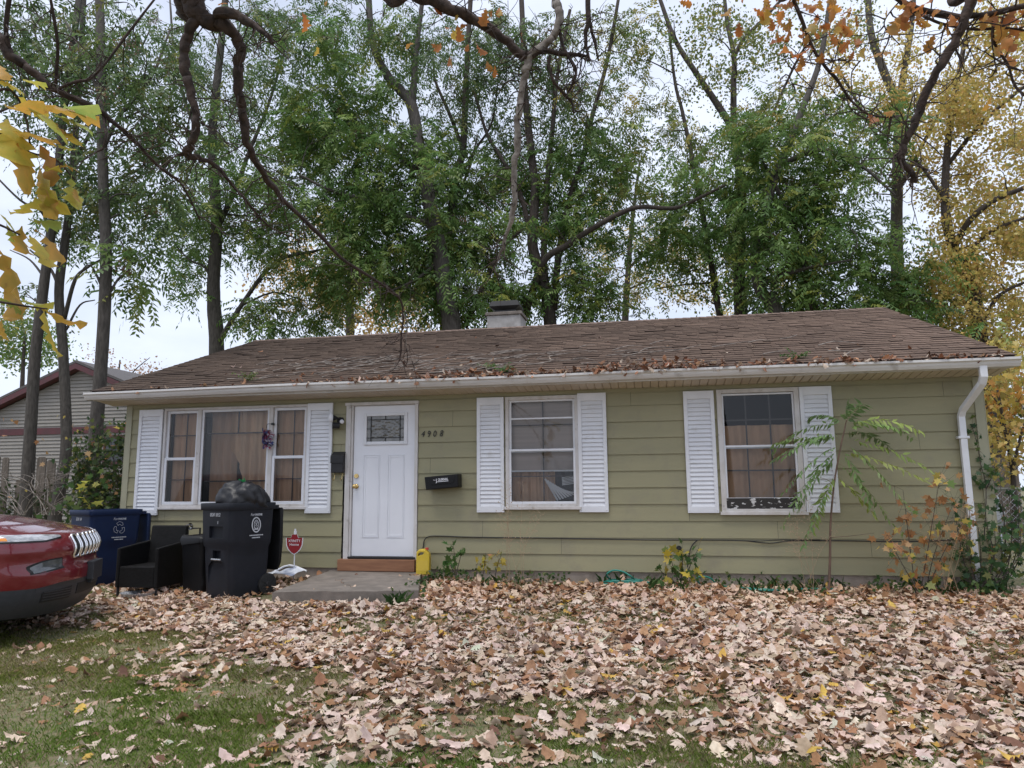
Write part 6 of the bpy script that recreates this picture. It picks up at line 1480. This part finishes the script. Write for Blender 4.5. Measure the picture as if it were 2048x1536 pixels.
# ------------------------------------------------------------------ old oak whose limbs hang over the lawn (its trunk stands behind the camera)
def oak():
    r=RS(101); TX,TY=1.9,-12.2; g=gz(TX,TY)
    t=thing('oak_tree','old oak with rough brown limbs and orange leaves hanging in from above','tree',(TX,TY,g))
    fork=np.array((1.4,-11.4,4.6))
    b=MB(); P,R=crom(np.array([(TX,TY,g-.3),(TX,TY,g+1.2),(TX-.1,TY+.1,3.0),fork,(1.0,-10.6,7.5)]),np.array([.42,.34,.30,.26,.18]),6); b.tube(P,R,14,rough=.05,rng=r); b.build('trunk',M['bark_oak'],t,smooth=True)
    segs=[]
    def limb(pts,rad,m='bark_oak',lead=None,kn=.10,sub=7):
        Q=[cz(x,y,z) for x,y,z in pts]; R=list(np.interp(np.linspace(0,1,len(Q)),np.linspace(0,1,len(rad)),rad))
        if lead is not None: Q=[np.array(l) for l in lead]+Q; R=[R[0]*1.25]*len(lead)+R
        b=MB(); P,R=crom(np.array(Q),np.array(R),sub*2 if rad[0]>.03 else sub); R=R*.86; ix=np.arange(len(R))*.23; wob=np.stack([vn(ix,ix*0+k_,int(200+k_)) for k_ in range(3)],1)-.5; P=P+wob*R[:,None]*.9; b.tube(P,R*(.90+.22*vn(ix*1.3,ix*0,77)),14 if rad[0]>.03 else 7)
        if rad[0]>.012:
            sg=14 if rad[0]>.03 else 7; th=np.arange(sg); vv=np.array(b.v); nr=len(P); b.v=[tuple(P[i//sg]+(vv[i]-P[i//sg])*(1+.34*(vn((i%sg)*1.0,(i//sg)*.11,300)-.5)+.12*(vn((i%sg)*2.0,(i//sg)*.5,301)-.5))) for i in range(len(vv))]
        o=b.build('limb',M[m],t,smooth=True); segs.append(P); return P
    up1=[fork,(-.8,-8.5,5.3)]
    # great limb at upper left and its hanging arms
    limb([(372,-60,5.6),(378,-10,5.6),(392,22,5.6),(415,42,5.62),(445,50,5.65)],[.13,.085,.07,.06],lead=up1)
    limb([(405,35,5.6),(378,62,5.6),(366,100,5.6),(372,150,5.6),(385,195,5.6),(391,245,5.6),(384,290,5.65),(374,306,5.7),(400,318,5.8),(428,330,5.9),(478,385,6.2),(513,428,6.5),(547,458,6.8),(598,480,7.1)],[.05,.042,.042,.04,.036,.034,.034,.035,.026,.02,.014,.012,.009,.006])
    limb([(425,42,5.62),(462,66,5.65),(479,95,5.7),(474,130,5.75),(477,180,5.8),(484,230,5.9),(497,290,6.0),(520,335,6.2),(560,392,6.5),(620,452,7.0),(690,522,7.7),(750,560,8.3),(795,592,8.8),(806,625,9.0),(803,670,9.05),(800,722,9.08)],[.062,.05,.046,.044,.04,.04,.036,.032,.028,.024,.02,.018,.016,.014,.013,.011])
    limb([(432,30,5.6),(470,32,5.5),(505,48,5.45),(530,68,5.4),(545,88,5.4)],[.05,.04,.03,.022,.016])
    limb([(806,625,9.0),(815,650,9.0),(812,690,9.05),(830,735,9.1)],[.010,.004],'deadwood')
    # left limb with its twigs
    limb([(-60,20,5.6),(-10,70,5.6),(20,110,5.6),(60,140,5.65),(110,180,5.7),(170,205,5.8),(215,235,5.9),(260,275,6),(320,335,6.2),(365,372,6.4),(400,440,6.7)],[.05,.042,.038,.034,.03,.026,.022,.016,.012,.008],lead=[fork,(-3,-9.0,4.6)])
    limb([(18,100,5.6),(14,50,5.55),(22,-20,5.5)],[.02,.018]); limb([(110,172,5.7),(116,100,5.6),(105,20,5.5),(90,-40,5.4)],[.014,.012]); limb([(205,228,5.9),(212,270,5.8),(205,300,5.8)],[.012,.006]); limb([(110,180,5.7),(150,165,5.7),(190,150,5.8),(260,60,5.9),(330,-30,6)],[.014,.010])
    # centre limb with the pale dead arm
    limb([(760,-70,6.2),(830,-12,6.2),(900,18,6.2),(960,45,6.25),(1010,80,6.3),(1045,108,6.3),(1062,112,6.3)],[.075,.062,.056,.05,.045,.04,.038],lead=[fork,(-.4,-8.0,5.2)])
    limb([(1115,-60,6.3),(1116,10,6.3),(1117,50,6.3),(1096,82,6.3),(1068,106,6.3),(1056,125,6.3),(1048,160,6.3),(1038,215,6.3),(1035,260,6.3),(1031,310,6.3),(1029,370,6.3),(1026,425,6.35),(1012,470,6.4),(1000,510,6.45),(985,540,6.5)],[.035,.036,.036,.036,.04,.042,.036,.036,.033,.032,.03,.028,.018,.012,.008],'deadwood',lead=[fork,(.3,-7.8,5.2)])
    limb([(1062,112,6.3),(1090,104,6.3),(1120,108,6.3),(1150,108,6.3),(1172,112,6.3),(1179,122,6.3)],[.03,.024,.018,.012])
    limb([(1098,110,6.3),(1100,140,6.3),(1108,165,6.3),(1128,188,6.35),(1143,205,6.4),(1147,225,6.4)],[.017,.014,.010]); limb([(1118,60,6.3),(1132,105,6.3),(1150,138,6.3),(1148,160,6.3),(1136,185,6.35)],[.013,.017,.012]); limb([(1176,-50,6.2),(1178,40,6.2),(1171,66,6.2),(1172,90,6.2),(1178,115,6.2)],[.026,.024,.018,.010]); limb([(1180,45,6.2),(1188,80,6.2),(1197,122,6.2)],[.016,.008])
    # right limb ending in a broken knob
    limb([(1965,-80,5.0),(1945,-10,5.0),(1930,35,5.0),(1905,90,5.02),(1872,150,5.05),(1842,215,5.1),(1822,262,5.12),(1803,300,5.15),(1803,325,5.15),(1822,345,5.15),(1836,364,5.15)],[.042,.038,.036,.034,.033,.032,.030,.030,.026,.025,.020],lead=[fork,(3.2,-8.2,4.6)])
    limb([(1740,-60,5.2),(1790,-5,5.2),(1830,18,5.2),(1880,25,5.2),(1930,32,5.1),(1990,25,5.0),(2060,10,4.9)],[.022,.02,.024,.024,.022]); limb([(1798,5,5.2),(1850,35,5.2),(1890,50,5.2),(1950,58,5.1),(2010,55,5),(2070,64,4.9)],[.012,.011,.009])
    limb([(1985,40,5),(1990,90,5.1),(2015,130,5.1),(2030,170,5.1),(2060,200,5.1)],[.012,.009]); limb([(1985,45,5),(1985,95,5),(1993,145,5)],[.007,.004]); limb([(1830,-30,5.2),(1770,40,5.3),(1782,70,5.3),(1800,90,5.3)],[.006,.004])
    limb([(1575,-60,5.6),(1587,-5,5.6),(1608,52,5.65),(1628,100,5.7),(1648,130,5.7),(1676,165,5.75),(1700,198,5.8),(1725,222,5.8),(1752,232,5.85),(1780,234,5.9),(1803,230,5.9)],[.018,.016,.014,.013,.011,.009,.006],lead=[fork,(1.6,-7.6,4.8)])
    limb([(1620,85,5.7),(1600,110,5.7),(1580,150,5.7),(1590,180,5.7)],[.007,.004]); limb([(1690,185,5.8),(1700,215,5.8),(1712,228,5.8)],[.006,.004]); limb([(1648,130,5.7),(1680,120,5.7),(1720,122,5.7)],[.006,.003])
    # fine side twigs along every limb in view
    tw=MB()
    for P in segs:
        n=len(P)
        for _ in range(max(5,n//3)):
            i=r.randint(n//4,n); q=P[i]; rel=(q-CP)@_fw
            if rel<3: continue
            d=np.array((r.normal(0,1),r.normal(0,.6),r.normal(0,.7)-.25)); d/=np.linalg.norm(d); L_=r.uniform(.12,.5); pts=[q]
            for k in range(4):
                d=d+r.normal(0,.35,3); d/=np.linalg.norm(d); pts.append(pts[-1]+d*L_/4)
                if k in(1,2) and r.rand()<.7:
                    e=d+r.normal(0,.6,3); tw.tube([pts[-1],pts[-1]+e*L_*.16,pts[-1]+(e+r.normal(0,.3,3))*L_*.3],[.0032,.0015],3)
            tw.tube(pts,[.0065,.002],4,2)
    tw.build('twig',M['bark_oak'],t)
    # orange leaves
    ORC=pal([(.52,.20,.06),(.46,.16,.05),(.56,.27,.07),(.58,.36,.08)],[4,3,3,1.5]); Q=[]
    def sc(lst,n,z,sx=18,sy=16):
        for (x,y) in lst:
            for _ in range(n): Q.append(cz(x+r.normal(0,sx),y+r.normal(0,sy),z+r.normal(0,.1)))
    sc([(1540,10),(1600,20),(1650,40),(1690,30),(1580,5),(1670,60),(1575,95),(1590,100),(1680,75),(1700,90),(1530,0),(1500,5),(1560,40),(1625,25),(1655,15),(1612,75)],4,5.6)
    sc([(1810,30),(1850,20),(1880,60),(1990,70),(2010,60),(1955,35),(2030,10),(1830,10),(1900,20),(1800,15),(1975,20),(2035,60)],4,5.0,18,14); sc([(1995,120),(1998,190),(1740,100),(1750,225),(1735,235),(1640,120),(1620,100),(1690,140)],1,5.5,10,8)
    sc([(985,10),(1010,8),(900,20),(930,60),(905,55),(940,95)],2,6.1,14,12); sc([(815,110),(900,90),(905,120),(965,130),(990,135),(855,95),(1045,52)],1,6.2,5,8); sc([(440,15),(620,100),(610,30),(640,5)],1,5.8,10,10); sc([(1370,10),(1490,45)],1,5.8,12,8)
    Q=np.array(Q); N=len(Q); dr=r.normal(0,.6,(N,3)); dr[:,2]-=.8
    v,f,c=oak_leaf(Q,dr,.115,r,ORC(N,r),.35,.5); npmesh('leaves',v,[f],M['oakleaf'],t,col=c)
    # big yellow green leaves close to the lens at the left edge
    tw=MB()
    for pts in ([(-40,260,2.7),(10,270,2.75),(60,305,2.8),(110,318,2.8),(150,360,2.85)],[(-40,240,2.7),(20,215,2.8),(60,200,2.85)],[(-40,190,2.7),(20,180,2.75),(50,230,2.8),(60,290,2.8)],[(-40,440,2.6),(0,450,2.65),(40,470,2.7)],[(-40,600,2.6),(0,604,2.6),(50,612,2.65),(95,618,2.7)]):
        tw.tube([cz(*p) for p in pts],[.006,.003],6,4)
    tw.tube([cz(-40,240,2.7),cz(-100,160,3.0),cz(-140,60,3.6)]+[np.array((-3,-9.0,4.6))],[.008,.03],6,4); tw.tube([cz(-40,600,2.6),cz(-100,520,2.6),cz(-130,300,2.8),cz(-140,60,3.6)],[.006,.012],6,4); tw.tube([cz(-40,440,2.6),cz(-100,400,2.6),cz(-130,300,2.8)],[.005,.008],6,3)
    tw.build('twig',M['bark_oak'],t,smooth=True)
    A=[]
    def lf(x,y,dx,dy,L_,c): A.append((cz(x,y,2.75+r.normal(0,.05)),_rt*dx-_up*dy+_fw*r.normal(0,.35),L_,c))
    ye=(.66,.50,.09);gr=(.38,.46,.13);orr=(.62,.36,.08);br=(.52,.26,.07);yg=(.56,.52,.11)
    for x,y,dx,dy,L_,c in ((5,215,1,.1,60,orr),(30,190,1,.5,75,ye),(20,270,1,.1,95,orr),(45,160,1,.25,70,yg),(60,215,.9,.5,95,yg),(75,205,1,.2,95,orr),(100,240,.6,.8,90,br),(110,232,1,.35,95,gr),(125,215,1,.25,70,gr),(130,262,.8,.7,80,ye),(85,290,.3,1,70,br),(40,285,.3,1,75,orr),(115,290,1,.3,60,yg),(15,235,.6,.9,90,ye),(-5,160,1,.3,60,ye),(0,130,.6,.8,60,orr),(150,245,1,.4,70,gr),
        (70,325,.4,1,75,ye),(90,335,.9,.3,70,ye),(120,330,1,.2,60,orr),(140,350,.1,1,75,yg),(150,375,.3,1,60,orr),(75,345,.2,1,65,orr),
        (55,440,1,.2,75,gr),(40,455,.4,1,110,orr),(10,445,.2,1,80,yg),(60,470,.7,.8,70,ye),(0,490,.3,1,95,orr),(20,430,.9,-.1,60,ye),(75,455,.8,.9,60,orr),(-5,420,.6,.8,60,yg),
        (10,560,.3,1,75,yg),(40,600,.9,.2,85,yg),(85,615,.3,1,80,ye),(70,612,.9,.5,75,orr),(30,600,.2,1,85,orr),(0,640,.1,1,60,orr),(-5,595,.9,.3,60,gr)):
        lf(x,y,dx,dy,L_*1.12,c)
    P=np.array([a[0] for a in A]); D=np.array([a[1] for a in A]); C=np.array([a[3] for a in A]); Ls=np.array([a[2] for a in A])*2.75/FPX
    vs=[];fs=[];cs=[];n=0
    for i in range(len(P)):
        v,f,c=oak_leaf(P[i:i+1],D[i:i+1],Ls[i],r,C[i:i+1],.30,.12); vs.append(v);fs.append(f+n);cs.append(c);n+=len(v)
    npmesh('leaves',np.vstack(vs),[np.vstack(fs)],M['oakleaf'],t,col=np.vstack(cs))
oak()
